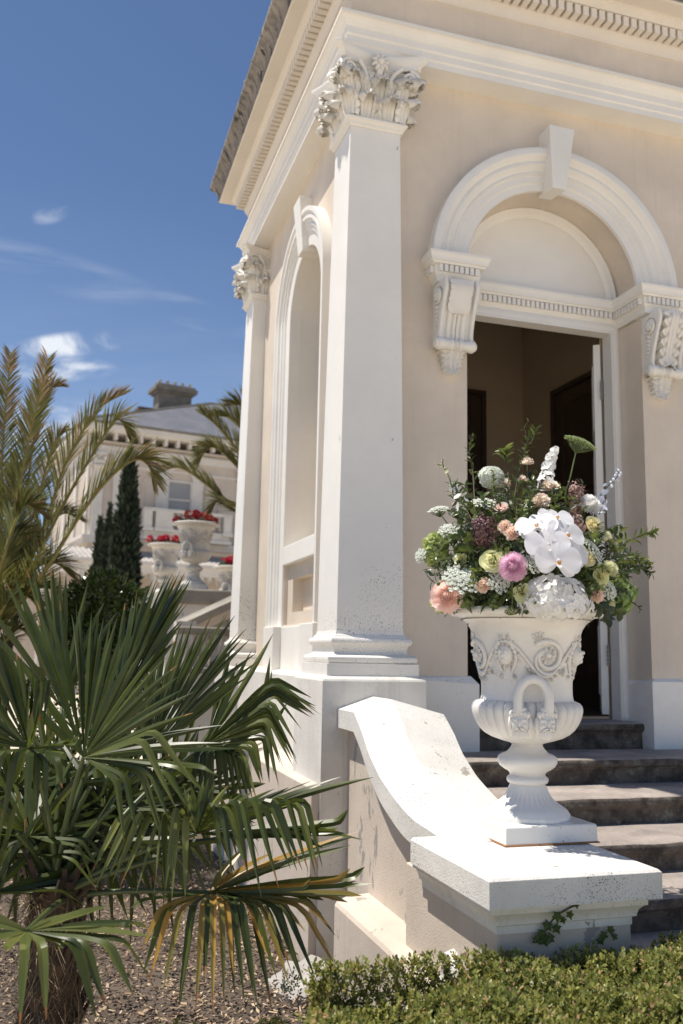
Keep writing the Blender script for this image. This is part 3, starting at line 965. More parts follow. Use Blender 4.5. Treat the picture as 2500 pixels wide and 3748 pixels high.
# ------------------------------------------------------------------ consoles
def console(xc, shield, label):
    root = bpy.data.objects.new('console_bracket', None); C.objects.link(root); root.parent = pav
    root['label'] = label
    hw = .146
    def S(t):                       # profile: projection from the wall, height
        z = 2.90 - .50 * t
        y = .085 + .105 * (.5 + .5 * cos(pi * min(1, max(0, (t - .08) / .82)))) + .022 * math.exp(-((t - .14) / .12) ** 2) + .012 * math.exp(-((t - 1) / .1) ** 2)
        return y, z
    prof = [S(i / 22) for i in range(23)]
    g = G()
    poly = [(YF + .02, 2.90)] + [(YF - y, z) for y, z in prof] + [(YF + .02, 2.40)]
    g.prism(poly, 0, xc - hw * .80, xc + hw * .80)
    g.build('bracket_body', M['white'], root, smooth=28)
    for s in (-1, 1):               # raised side scrolls
        g = G()
        p2 = [(YF + .02, 2.895)] + [(YF - y - .026, z) for y, z in prof] + [(YF + .02, 2.40)]
        a, b = sorted((xc + s * hw * .80, xc + s * hw))
        g.prism(p2, 0, a, b)
        edge = [V(xc + s * hw * .90, YF - y - .026, z) for y, z in prof]
        g.tube(edge, .0165, 8)
        volute(g, V(xc + s * (hw + .008), YF - .125, 2.785), V(s, 0, 0), .082, V(0, 0, 1), -1, .012)
        g.build('side_scroll', M['carved'], root, smooth=40)
    g = G()
    for dx in (-.016, .016):
        g.tube([(xc + dx, YF - y - .006, z) for y, z in prof[10:]], .0125, 7)
    for dx in (-.062, .062):
        g.tube([(xc + dx, YF - y - .0, z) for y, z in prof[4:]], .022, 7)
    g.build('reeding', M['carved'], root, smooth=60)
    g = G()
    if shield:                       # plain cartouche with scalloped edge
        rows = []
        for i in range(13):
            t = .03 + .50 * i / 12
            y, z = S(t)
            w = .098 * (1 - .10 * sin(pi * i / 12)) * (1 if i < 10 else (1 - ((i - 9.5) / 3.2) ** 2 * .75)) + .007 * (i % 2)
            rows.append([(xc + w * u, YF - y - .030 - .016 * (1 - u * u), z) for u in (-1, -.8, -.4, 0, .4, .8, 1)])
        g.grid(rows)
        rows2 = [[(p[0], p[1] + .04, p[2]) for p in r] for r in rows]
        g.grid([[r[0] for r in rows2], [r[0] for r in rows]]); g.grid([[r[-1] for r in rows], [r[-1] for r in rows2]]); g.grid([rows[-1], rows2[-1]])
        g.build('shield', M['carved'], root, smooth=40)
    else:                            # acanthus leaf lying down the bracket
        rows = []
        for i in range(37):
            t = .02 + .92 * i / 36
            y, z = S(min(t, 1))
            env = .122 * (1 - .28 * t)
            lob = 1 - .34 * abs(sin(i * pi / 6)) ** 3
            row = []
            for j in range(19):
                u = -1 + j / 9
                lift = .030 + .026 * abs(cos(u * pi * 3)) + .016 * (1 - abs(u)) + .02 * max(0, t - .75) * 4 * (1 - u * u)
                row.append((xc + u * env * (lob if abs(u) > .55 else 1), YF - y - lift, z - .045 * abs(u) + .02))
            rows.append(row)
        g.grid(rows)
        for s_ in (0, -1):
            g.grid([[r[s_] for r in rows], [(r[s_][0], r[s_][1] + .05, r[s_][2]) for r in rows]])
        g.build('acanthus_leaf', M['carved'], root, smooth=40)
    g = G()                          # scroll roll at the foot
    zc, yc = 2.405, YF - .10
    xs = [-hw - .025, -hw - .005, -hw + .01, -.06, -.045, -.03, -.015, 0, .015, .03, .045, .06, hw - .01, hw + .005, hw + .025]
    rs = [.030, .050, .053, .038, .050, .050, .034, .054, .034, .050, .050, .038, .053, .050, .030]
    g.tube([(xc + x, yc, zc) for x in xs], rs, 16)
    for s in (-1, 1):
        volute(g, V(xc + s * (hw + .018), yc, zc), V(s, 0, 0), .036, V(0, 0, 1), 1, .009)
    g.build('scroll', M['carved'], root, smooth=50)
    g = G()                          # leaf hanging under the scroll
    rows = []
    for i in range(19):
        t = i / 18
        z = 2.385 - .205 * t
        y = .085 * (1 - t * .55) + .045 * max(0, t - .7) * 2.2
        w = .118 * (1.0 - .38 * t) * (1 - .26 * abs(sin(i * pi / 4.5)) ** 3)
        row = []
        for j in range(21):
            u = -1 + j / 10
            row.append((xc + u * w, YF - y * (1 - .55 * u * u) - .022 * abs(cos(u * pi * 4)), z - .020 * abs(u) + .055 * abs(u) ** 2 * t))
        rows.append(row)
    g.grid(rows)
    g.grid([[(p[0], YF + .01, p[2]) for p in rows[-1]], rows[-1]])
    g.grid([[r[0] for r in rows], [(r[0][0], YF + .01, r[0][2]) for r in rows]]); g.grid([[(r[-1][0], YF + .01, r[-1][2]) for r in rows], [r[-1] for r in rows]])
    g.build('hanging_leaf', M['carved'], root, smooth=50)
    g = G()                          # rosette and tendril on the side facing the camera
    c = V(xc - hw - .012, YF - .125, 2.785)
    for q in range(6):
        th = q * pi / 3
        g.sphere(c + V(0, cos(th) * .030, sin(th) * .030), .021, 8, 5)
    g.sphere(c - V(.010, 0, 0), .016, 8, 5)
    for q in range(6):
        g.sphere(c + V(.006, .03 + .004 * q, -.09 - .034 * q), .021 - .002 * q, 8, 5, sq=(.7, 1.3, .7))
    g.build('rosette', M['carved'], root, smooth=60)
console(2.805, True, 'console bracket left of the door with a plain shield')
console(4.735, False, 'console bracket right of the door carved with an acanthus leaf')

# ------------------------------------------------------------------ doorway, hall and door leaf
g = G()
hx0, hx1, hy1, hz1 = 1.2 + 1.0, 5.25, 9.6, 4.6
g.add([(hx0, 6.78, -.47), (hx1, 6.78, -.47), (hx1, hy1, -.47), (hx0, hy1, -.47)], [(0, 1, 2, 3)])
g.build('hall_floor', M['darkfloor'], pav)
g = G()
g.add([(hx0, hy1, -.47), (hx1, hy1, -.47), (hx1, hy1, hz1), (hx0, hy1, hz1)], [(3, 2, 1, 0)])
g.add([(hx1, 6.78, -.47), (hx1, hy1, -.47), (hx1, hy1, hz1), (hx1, 6.78, hz1)], [(0, 1, 2, 3)])
g.add([(2.5, 6.78, -.47), (2.5, hy1, -.47), (2.5, hy1, hz1), (2.5, 6.78, hz1)], [(3, 2, 1, 0)])
g.add([(hx0, 6.78, hz1), (hx1, 6.78, hz1), (hx1, hy1, hz1), (hx0, hy1, hz1)], [(3, 2, 1, 0)])
g.add([(hx0, 6.78, -.5), (3.046, 6.78, -.5), (3.046, 6.78, hz1), (hx0, 6.78, hz1)], [(3, 2, 1, 0)])
g.add([(4.484, 6.78, -.5), (hx1, 6.78, -.5), (hx1, 6.78, hz1), (4.484, 6.78, hz1)], [(3, 2, 1, 0)])
g.add([(3.046, 6.78, 2.9), (4.484, 6.78, 2.9), (4.484, 6.78, hz1), (3.046, 6.78, hz1)], [(3, 2, 1, 0)])
g.build('hall_wall', M['inner'], pav)
def casing(pts3, parent, name='door_casing'):
    g = G()
    for a, b, w, n_ in pts3:
        pass
# inner doorways: casing frames with dark leaves
g = G()
yb = hy1 - .012
x0, x1, zt = 3.55, 4.60, 2.95
for q, (w, pr) in enumerate([(0, .02), (.05, .045), (.11, .03), (.17, .05)]):
    pass
def frame_y(g, x0, x1, zt, y, w, pr):
    g.box(x1, x1 + w, y - pr, y, -.47, zt + w)
    g.box(x0 - w, x0, y - pr, y, -.47, zt + w)
    g.box(x0, x1, y - pr, y, zt, zt + w)
frame_y(g, 3.50, 4.53, 2.98, yb, .14, .03); frame_y(g, 3.50, 4.67, 3.12, yb, .055, .055)
g.build('back_door_casing', M['darkwood'], pav, bevel=.006)
g = G(); g.box(3.50, 4.53, yb - .012, yb - .002, -.47, 2.98)
for i in range(2):
    for j in range(3):
        g.box(3.62 + i * .47, 3.97 + i * .47, yb - .028, yb - .012, -.2 + j * 1.05, .65 + j * 1.05)
g.build('back_door', M['darkwood'], pav)
def frame_x(g, y0, y1, zt, x, w, pr):
    g.box(x - pr, x, y1, y1 + w, -.47, zt + w)
    g.box(x - pr, x, y0 - w, y0, -.47, zt + w)
    g.box(x - pr, x, y0, y1, zt, zt + w)
xb = hx1 - .012
g = G(); frame_x(g, 7.1, 8.62, 2.80, xb, .16, .03); frame_x(g, 7.1, 8.78, 2.96, xb, .06, .06)
g.build('side_door_casing', M['darkwood'], pav, bevel=.006)
g = G(); g.box(xb - .012, xb - .002, 7.1, 8.62, -.47, 2.80)
for i in range(2):
    for j in range(3):
        g.box(xb - .028, xb - .012, 7.22 + i * .72, 7.78 + i * .72, -.2 + j * 1.0, .6 + j * 1.0)
g.build('side_door', M['darkwood'], pav)
# open leaf seen edge-on, with its hinges
leaf = G()
hg = V(4.462, 6.735, 0)
ang = radians(32)
da = V(sin(ang), cos(ang), 0); dn = V(-cos(ang), sin(ang), 0)
def lbox(g, a0, a1, n0, n1, z0, z1):
    vs = []
    for z in (z0, z1):
        for a, n_ in ((a0, n0), (a1, n0), (a1, n1), (a0, n1)):
            vs.append(hg + da * a + dn * n_ + V(0, 0, z))
    g.add(vs, [(0, 3, 2, 1), (4, 5, 6, 7), (0, 1, 5, 4), (1, 2, 6, 5), (2, 3, 7, 6), (3, 0, 4, 7)])
lbox(leaf, .02, .72, .0, .062, -.455, 2.80)
for j in range(4):
    lbox(leaf, .14, .60, .062, .074, -.30 + j * .78, .30 + j * .78)
dl = leaf.build('door_leaf', M['white'], pav, bevel=.004)
for z in (2.28, .30, -.05):
    g = G()
    for q in range(5):
        g.tube([hg + V(-.004, -.012, z + .035 * q), hg + V(-.004, -.012, z + .035 * q + .03)], .012, 8)
    g.build('hinge', M['metal'], dl)
# ------------------------------------------------------------------ stone steps
st = bpy.data.objects.new('stone_steps', None); C.objects.link(st)
st.location = (4.4, 4.4, -1.56); ROOTLOC['stone_steps'] = V(4.4, 4.4, -1.56)
tag(st, 'worn grey stone steps with rounded nosings rising to the arched doorway', 'steps')
def step(x0, x1, yn, yb, zt, zb, name='step'):
    """tread with a rounded nosing over a recessed riser"""
    g = G()
    prof = [(yb, zt)] + [(yn + .035 - .035 * sin(pi / 2 * i / 4), zt - .030 + .030 * cos(pi / 2 * i / 4)) for i in range(5)] + [(yn + .003, zt - .055), (yn + .016, zt - .066), (yn + .022, zt - .072), (yn + .022, zt - .078), (yn + .036, zt - .082), (yn + .036, zb)]
    rows = []
    n = 26
    for i, (y, z) in enumerate(prof):
        row = []
        for k in range(n + 1):
            x = x0 + (x1 - x0) * k / n
            j = .004 * sin(x * 7.3 + yn * 5) + .003 * sin(x * 17 + z * 3)
            row.append((x, y + (j if 0 < i < len(prof) - 1 else 0), z - (abs(j) * .8 if 0 < i < 6 else 0)))
        rows.append(row)
    g.grid(rows[:4], 0)
    g.grid(rows[3:], 1)  # nosing front shares the dark riser stone: dirt, plus its shade put into the colour
    for k, fl in ((0, 1), (n, 0)):
        f = [r[k] for r in rows] + [(rows[0][k][0], yb, zb)]
        g.add(f, [list(range(len(f))) if fl else list(range(len(f)))[::-1]], 1)
    return g.build(name, [M['tread'], M['riser']], st, smooth=35)
NOS = [5.735, 5.21, 4.70, 4.22, 3.74]
ZS = [-.69, -.868, -1.043, -1.215, -1.39]
for k in range(5):
    yb = 6.30 if k == 0 else NOS[k - 1] + .06
    step(2.44, 5.14, NOS[k], yb, ZS[k], ZS[k] - .19)
step(2.99, 4.552, 6.372, 6.80, -.492, -.70, 'threshold_step')

# ------------------------------------------------------------------ cheek wall with curved coping and pier
ck = thing('stair_cheek_wall', 'white stair cheek wall with a swept-down coping ending in a square capped pier', 'wall', (2.12, 4.4, -2.05))
# curve of the coping's upper left edge, and its underside
cY = [5.97, 5.62, 5.46, 5.333, 5.20, 5.097, 4.895, 4.722, 4.56, 4.36, 4.12]
cZ = [-.364, -.364, -.470, -.576, -.655, -.706, -.775, -.822, -.850, -.863, -.884]
th = [.121, .121, .124, .125, .128, .132, .135, .135, .125, .122, .12]
g = G()
sec = []
for i, (y, z) in enumerate(zip(cY, cZ)):
    k = max(0, min(1, (y - 4.45) / 1.0))
    rz = z + .086 * (.25 + .75 * k) * (1 if i > 1 else 1)
    # the flat end at the pedestal: ridge starts higher and falls with the curve
    if i <= 1: rz = z + .085
    xr = 2.461
    sec.append([(1.836, y, z - th[i]), (1.836, y, z), (2.085, y - (.03 if i > 0 else 0), rz), (xr, y, z - .012), (xr, y, z - th[i] - .01)])
def dens(sec, n=5):
    out = []
    S_ = np.array(sec)
    m = len(S_)
    for i in range(m - 1):
        for q in range(n):
            t = q / n
            p0, p1, p2, p3 = S_[max(i - 1, 0)], S_[i], S_[i + 1], S_[min(i + 2, m - 1)]
            if i == 0: out.append(p1 * (1 - t) + p2 * t); continue
            if i == 1: p0 = p1 + (p1 - p2)
            out.append(.5 * ((2 * p1) + (-p0 + p2) * t + (2 * p0 - 5 * p1 + 4 * p2 - p3) * t * t + (-p0 + 3 * p1 - 3 * p2 + p3) * t ** 3))
    out.append(S_[-1])
    return out
SEC = dens(sec)
g.grid(SEC, closeu=True)
g.build('coping', M['pier_white'], ck, smooth=28, bevel=0)
# wall under the coping
g = G()
low = [(s_[0][1], s_[0][2] + .03) for s_ in SEC]
poly = [(y, z) for y, z in low] + [(3.9, -.95), (3.9, -2.1), (5.99, -2.1)]
g.prism(poly[::-1], 0, 1.915, 2.42)
g.build('wall_body', M['beige_old'], ck)
g = G()
for (dx0, zz) in ((.03, .0), (.055, -.03)):
    pass
poly = [(y, z - .035) for y, z in low] + [(y, z + .01) for y, z in low][::-1]
g.prism(poly[::-1], 0, 1.885, 2.43)
g.build('under_moulding', M['dirty_white'], ck)
# pier
px0, px1, py0, py1 = 1.787, 2.42, 3.534, 4.56
g = G(); g.box(px0, px1, py0, py1, -2.1, -1.05)
g.build('pier', M['beige_old'], ck, bevel=.008)
g = G()
prof = [(.003, -1.115), (.003, -1.085), (.018, -1.078), (.018, -1.07), (.024, -1.05), (.04, -1.032), (.052, -1.027), (.052, -1.005), (.062, -.998), (.062, -.98)]
rows = []
for o, z in prof:
    rows.append([(px0 - o, py0 - o, z), (px1 + o, py0 - o, z), (px1 + o, 4.34, z), (px0 - o, 4.34, z)])
g.grid(rows, closeu=True)
g.build('bed_moulding', M['dirty_white'], ck, smooth=25)
g = G()
x0, x1, y0, y1 = 1.702, 2.512, 3.434, 4.285
n = 10
rows = []
for ins, z in [(0, -.992), (0, -.885), (.012, -.874), (.30, -.870)]:
    rows.append([(x0 + ins, y0 + ins, z), (x1 - ins, y0 + ins, z), (x1 - ins, y1, z), (x0 + ins, y1, z)])
g.grid(rows, closeu=True)
g.add(rows[-1], [(0, 1, 2, 3)]); g.add(rows[0], [(3, 2, 1, 0)])
g.build('pier_cap', M['pier_white'], ck, bevel=.009)
g = G()
# chamfered base course along the garden side
vs = []
prof = [(1.70, -2.1), (1.70, -1.50), (1.712, -1.478), (1.775, -1.452), (1.93, -1.44), (1.93, -2.1)]
n = len(prof)
for y in (3.5, 5.52):
    vs += [(x, y, z) for x, z in prof]
g.add(vs, [(i, (i + 1) % n, n + (i + 1) % n, n + i) for i in range(n)] + [list(range(n))[::-1], list(range(n, 2 * n))])
g.build('base_course', M['beige_old'], ck, bevel=.006)
# stub of a terracotta drain in the pier's side
g = G()
dc = V(1.775, 3.95, -1.40)
ring = []
for k in range(14):
    a = 2 * pi * k / 14
    ring.append((cos(a), sin(a)))
rows = []
for r, dx in [(.085, .02), (.075, -.02), (.058, -.028), (.045, -.02), (.04, .05)]:
    rows.append([(dc[0] + dx + .006 * rng.normal(), dc[1] + r * c * (1 + .1 * rng.normal()), dc[2] + r * s * 1.15 * (1 + .1 * rng.normal())) for c, s in ring])
g.grid(rows, closeu=True, flip=True)
g.build('drain_hole', M['pier_white'], ck, smooth=60)
# loose stone at the wall foot
g = G()
cc = V(1.56, 5.72, -2.02)
rows = []
pr = rng.uniform(.75, 1.15, 14)
for sc, z in [(.5, -.05), (1.0, .0), (1.02, .05), (.86, .085), (.4, .10)]:
    rows.append([(cc[0] + .19 * sc * pr[k] * cos(2 * pi * k / 14) * (1 + .05 * rng.normal()), cc[1] + .26 * sc * pr[k] * sin(2 * pi * k / 14), cc[2] + z + .05 * cos(2 * pi * k / 14) + .01 * rng.normal()) for k in range(14)])
g.grid(rows, closeu=True)
g.add(rows[-1], [list(range(14))])
tag(g.build('loose_stone', M['rock'], None, smooth=30, loc=cc), 'pale broken slab of stone lying at the foot of the stair wall', 'stone')

# ------------------------------------------------------------------ urn
def make_urn(loc, label, group=None, mats=None, soil=True):
    root = thing('garden_urn', label, 'urn', loc, group)
    mi = mats or M['iron']
    L0 = V(*loc)
    g = G()
    hx = .247
    rows = []
    for hw, z in [(hx + .004, .0), (hx, .006), (hx - .004, .082), (hx - .012, .086)]:
        rows.append([(L0[0] + sx * hw, L0[1] + sy * hw * .96, L0[2] + z) for sx, sy in ((-1, -1), (1, -1), (1, 1), (-1, 1))])
    g.grid(rows, closeu=True); g.add(rows[-1], [(0, 1, 2, 3)])
    g.build('plinth', mi, root, bevel=.004)
    g = G()
    rows = [[(L0[0] + sx * hw, L0[1] + sy * hw * .96, L0[2] + z) for sx, sy in ((-1, -1), (1, -1), (1, 1), (-1, 1))] for hw, z in [(hx + .006, -.001), (hx + .0065, .0035), (hx, .007)]]
    g.grid(rows, closeu=True)
    g.build('rust_seam', M['rust'], root)
    # foot with flutes
    g = G()
    nf = 30
    def fm(R, z, th):
        k = max(0, min(1, (z - .118) / .03)) * max(0, min(1, (.236 - z) / .02))
        return R * (1 + .040 * k * abs(cos(th * nf / 2)) - .02 * k)
    def fm2(R, z, th):
        if .10 < z < .125: return R * (1 + .022 * abs(cos(th * nf / 2)))
        return fm(R, z, th)
    foot = [(.205, .083), (.205, .105), (.201, .110), (.196, .116), (.192, .128), (.176, .140), (.150, .156), (.128, .172), (.113, .19), (.102, .21), (.095, .228), (.0905, .240), (.088, .245), (.088, .250), (.098, .253), (.103, .262), (.104, .270), (.102, .278), (.096, .283), (.0895, .288), (.088, .296), (.096, .308), (.118, .320), (.138, .335), (.148, .352), (.149, .366), (.145, .380), (.128, .392), (.108, .398), (.098, .406), (.086, .420), (.078, .432), (.076, .442)]
    g.lathe(foot, L0, 120, fm2)
    g.build('foot', mi, root, smooth=60)
    # gadrooned bowl
    g = G()
    ng = 30
    def bm(R, z, th):
        k = max(0, min(1, (z - .445) / .05)) * max(0, min(1, (.668 - z) / .02))
        top = max(0, min(1, (z - .60) / .05))
        w = abs(sin(th * ng / 2))
        return R + k * ((w ** .55) * .016 - .010) - k * top * (1 - w) * .012
    bowl = [(.074, .440), (.088, .448), (.131, .460), (.176, .476), (.208, .495), (.230, .515), (.246, .537), (.259, .562), (.268, .587), (.272, .608), (.272, .622), (.268, .636), (.258, .648), (.244, .656), (.236, .660)]
    g.lathe(bowl, L0, 240, bm)
    g.build('gadrooned_bowl', mi, root, smooth=70)
    g = G()
    body = [(.236, .658), (.232, .668), (.229, .69), (.2285, .72), (.2295, .76), (.2315, .79), (.237, .82), (.243, .85), (.250, .88), (.2575, .91), (.264, .945), (.2715, .98), (.284, 1.015), (.302, 1.042), (.325, 1.062), (.347, 1.075), (.366, 1.081)]
    g.lathe(body, L0, 96)
    def bodyR(z):
        return float(np.interp(z, [b[1] for b in body], [b[0] for b in body]))
    g.build('body', mi, root, smooth=60)
    g = G()
    nl = 46
    rim = [(.360, 1.079), (.378, 1.080), (.386, 1.086), (.389, 1.098), (.385, 1.110), (.374, 1.117), (.355, 1.115), (.335, 1.10), (.325, 1.07), (.30, 1.04), (.25, 1.03), (.0, 1.03)]
    g.lathe(rim[:8], L0, 276, lambda R, z, th: R + (.007 * abs(sin((th + (z - 1.08) * 3) * nl / 2)) ** .6 - .004 if R > .352 else 0))
    g.lathe(rim[7:], L0, 48)
    g.build('rim', mi, root, smooth=60)
    th0 = atan2(-.9, -.37)            # the side turned towards the steps' foot
    def SP(th, z, o=0):
        R = bodyR(z) + o
        return L0 + V(R * cos(th), R * sin(th), z)
    hh = 0
    for hs in (0, pi):
        t0 = th0 + hs
        pts = []
        er, et = V(cos(t0), sin(t0), 0), V(-sin(t0), cos(t0), 0)
        for i in range(21):
            a = pi * i / 20
            pts.append(L0 + er * .297 + et * (-.073 * cos(a)) + V(0, 0, .670 + .100 * sin(a) ** .85))
        pts = [pts[0] - V(0, 0, .055) - er * .005] + pts + [pts[-1] - V(0, 0, .055) - er * .005]
        g = G(); g.tube(pts, .0235, 12)
        g.build('handle', mi, root, smooth=60)
        for s in (-1, 1):
            # bearded mask under each end of the handle
            g = G()
            c = L0 + er * .272 + et * s * .060 + V(0, 0, .560)
            er2 = nrm(er + et * s * .22); et2 = V(-er2[1], er2[0], 0)
            def Q(u, v, o): return c + et2 * u + V(0, 0, v) + er2 * o
            def blob(u, v, o, su, sv, so, nu=10, nv=7):
                rows = []
                for i in range(nv + 1):
                    ph = pi * i / nv
                    rows.append([Q(u + su * sin(ph) * cos(2 * pi * k / nu), v + sv * cos(ph), o + so * sin(ph) * sin(2 * pi * k / nu)) for k in range(nu)])
                g.grid(rows, closeu=True)
            blob(0, .006, .006, .046, .062, .032, 16, 10)             # head
            for k in (-1, 1):
                blob(k * .019, .019, .030, .017, .0065, .010)          # brow
                blob(k * .021, -.006, .028, .013, .013, .011)          # cheek
                g.tube([Q(k * .003, -.019, .040), Q(k * .016, -.023, .036), Q(k * .030, -.034, .024)], [.0065, .006, .003], 6)   # moustache
                blob(k * .049, -.002, .008, .010, .036, .020)          # side locks
            blob(0, .004, .038, .0075, .019, .011)                     # nose
            blob(0, -.031, .034, .011, .004, .007)                     # lower lip
            for k in range(7):                                         # beard locks
                u = -.030 + .010 * k
                g.tube([Q(u, -.036, .026 - 9 * u * u), Q(u * 1.05, -.058, .024 - 12 * u * u), Q(u * .8, -.082 + 6 * abs(u) * .1, .010)], [.0075, .008, .002], 6)
            for k in range(6):                                         # hair under the handle
                u = -.040 + .016 * k
                blob(u, .050 - 4 * u * u, .020, .012, .018, .018)
            blob(0, .066, .012, .036, .018, .026)
            g.build('bearded_mask', mi, root, smooth=70)
    # relief frieze: scrolling stems, rosettes, masks of foliage
    g = G()
    def stube(fn, n, rad, lift=.006):
        g.tube([SP(*fn(i / (n - 1)), lift) for i in range(n)], [rad * (1 - .35 * i / (n - 1)) for i in range(n)], 7)
    def sleaf(th, z, a, l, w, lift=.004):
        """small relief leaf pointing along angle a on the surface"""
        rows = []
        for i in range(6):
            t = i / 5
            hw = w * sin(pi * (.12 + .88 * t)) ** .8 * (1 - .3 * t)
            cx, cz = th + cos(a) * l * t / .25, z + sin(a) * l * t
            rows.append([SP(cx - sin(a) * hw * u / .25, cz + cos(a) * hw * u, lift + .010 * (1 - abs(u)) * sin(pi * min(1, t + .15)) - .004 * (abs(u) == 1)) for u in (-1, -.5, 0, .5, 1)])
        g.grid(rows)
    nrep = 4
    for k in range(nrep):
        tb = th0 + (k + .18) * 2 * pi / nrep
        span = 2 * pi / nrep
        # main wave stem
        stube(lambda t: (tb + span * (t - .5) * 1.0, .865 + .085 * cos(2 * pi * t + pi) * -1), 26, .010)
        # big volute spiral
        stube(lambda t: (tb + .02 + (.34 * (1 - .72 * t)) * cos(pi * .75 - t * 2 * pi * 1.25), .875 + .082 * (1 - .72 * t) * sin(pi * .75 - t * 2 * pi * 1.25)), 30, .014, .008)
        stube(lambda t: (tb + .02 + (.30 * (1 - .6 * t)) * cos(-pi * .35 - t * 2 * pi * .8), .865 + .075 * (1 - .6 * t) * sin(-pi * .35 - t * 2 * pi * .8)), 22, .010, .007)
        # rosette
        for q in range(10):
            a = 2 * pi * q / 10
            sleaf(tb + .02, .885, a, .046, .012, .012)
        g.sphere(SP(tb + .02, .885, .012), .017, 8, 6)
        for q in range(9):
            a = pi * (1.05 + .11 * q)
            sleaf(tb + .26 * cos(a), .845 + .07 * sin(a), a + .7, .045, .012)
        for q in range(5):
            sleaf(tb - .33 + .03 * q, .80, -.9 + .42 * q + pi, .040, .010)
            sleaf(tb + .36, .80, -.5 + .3 * q, .045, .010)
        for q in range(4):
            sleaf(tb - .16, .95, pi * .35 + .4 * q, .05, .014, .006)
        # grotesque head between the scrolls
        tm = tb + span / 2
        for q in range(14):
            a = 2 * pi * q / 14
            sleaf(tm + .11 * cos(a), .885 + .03 * sin(a), a, .052, .013, .008)
        g.sphere(SP(tm, .885, .006), .040, 12, 8, sq=(1, 1, 1.25))
        for du, dz, rr in ((-.05, .015, .010), (.05, .015, .010), (0, -.003, .012), (0, -.025, .013)):
            g.sphere(SP(tm + du, .885 + dz, .040), rr, 7, 5)
        for s in (-1, 1):
            stube(lambda t: (tm + s * (.10 + .10 * sin(t * pi)), .95 - .15 * t), 12, .012, .006)
            sleaf(tm + s * .12, .79, -pi / 2 + s * .5, .035, .016)
            sleaf(tm + s * .05, .96, pi / 2 - s * .5, .035, .016)
    g.build('scroll_relief', mi, root, smooth=60)
    if soil:
        g = G()
        g.lathe([(.335, 1.06), (.0, 1.075)], L0, 24)
        g.build('soil', M['soil'], root)
    return root
URN = (2.296, 4.198, -.868)
urn = make_urn(URN, 'large white cast iron urn full of flowers on the square pier cap')
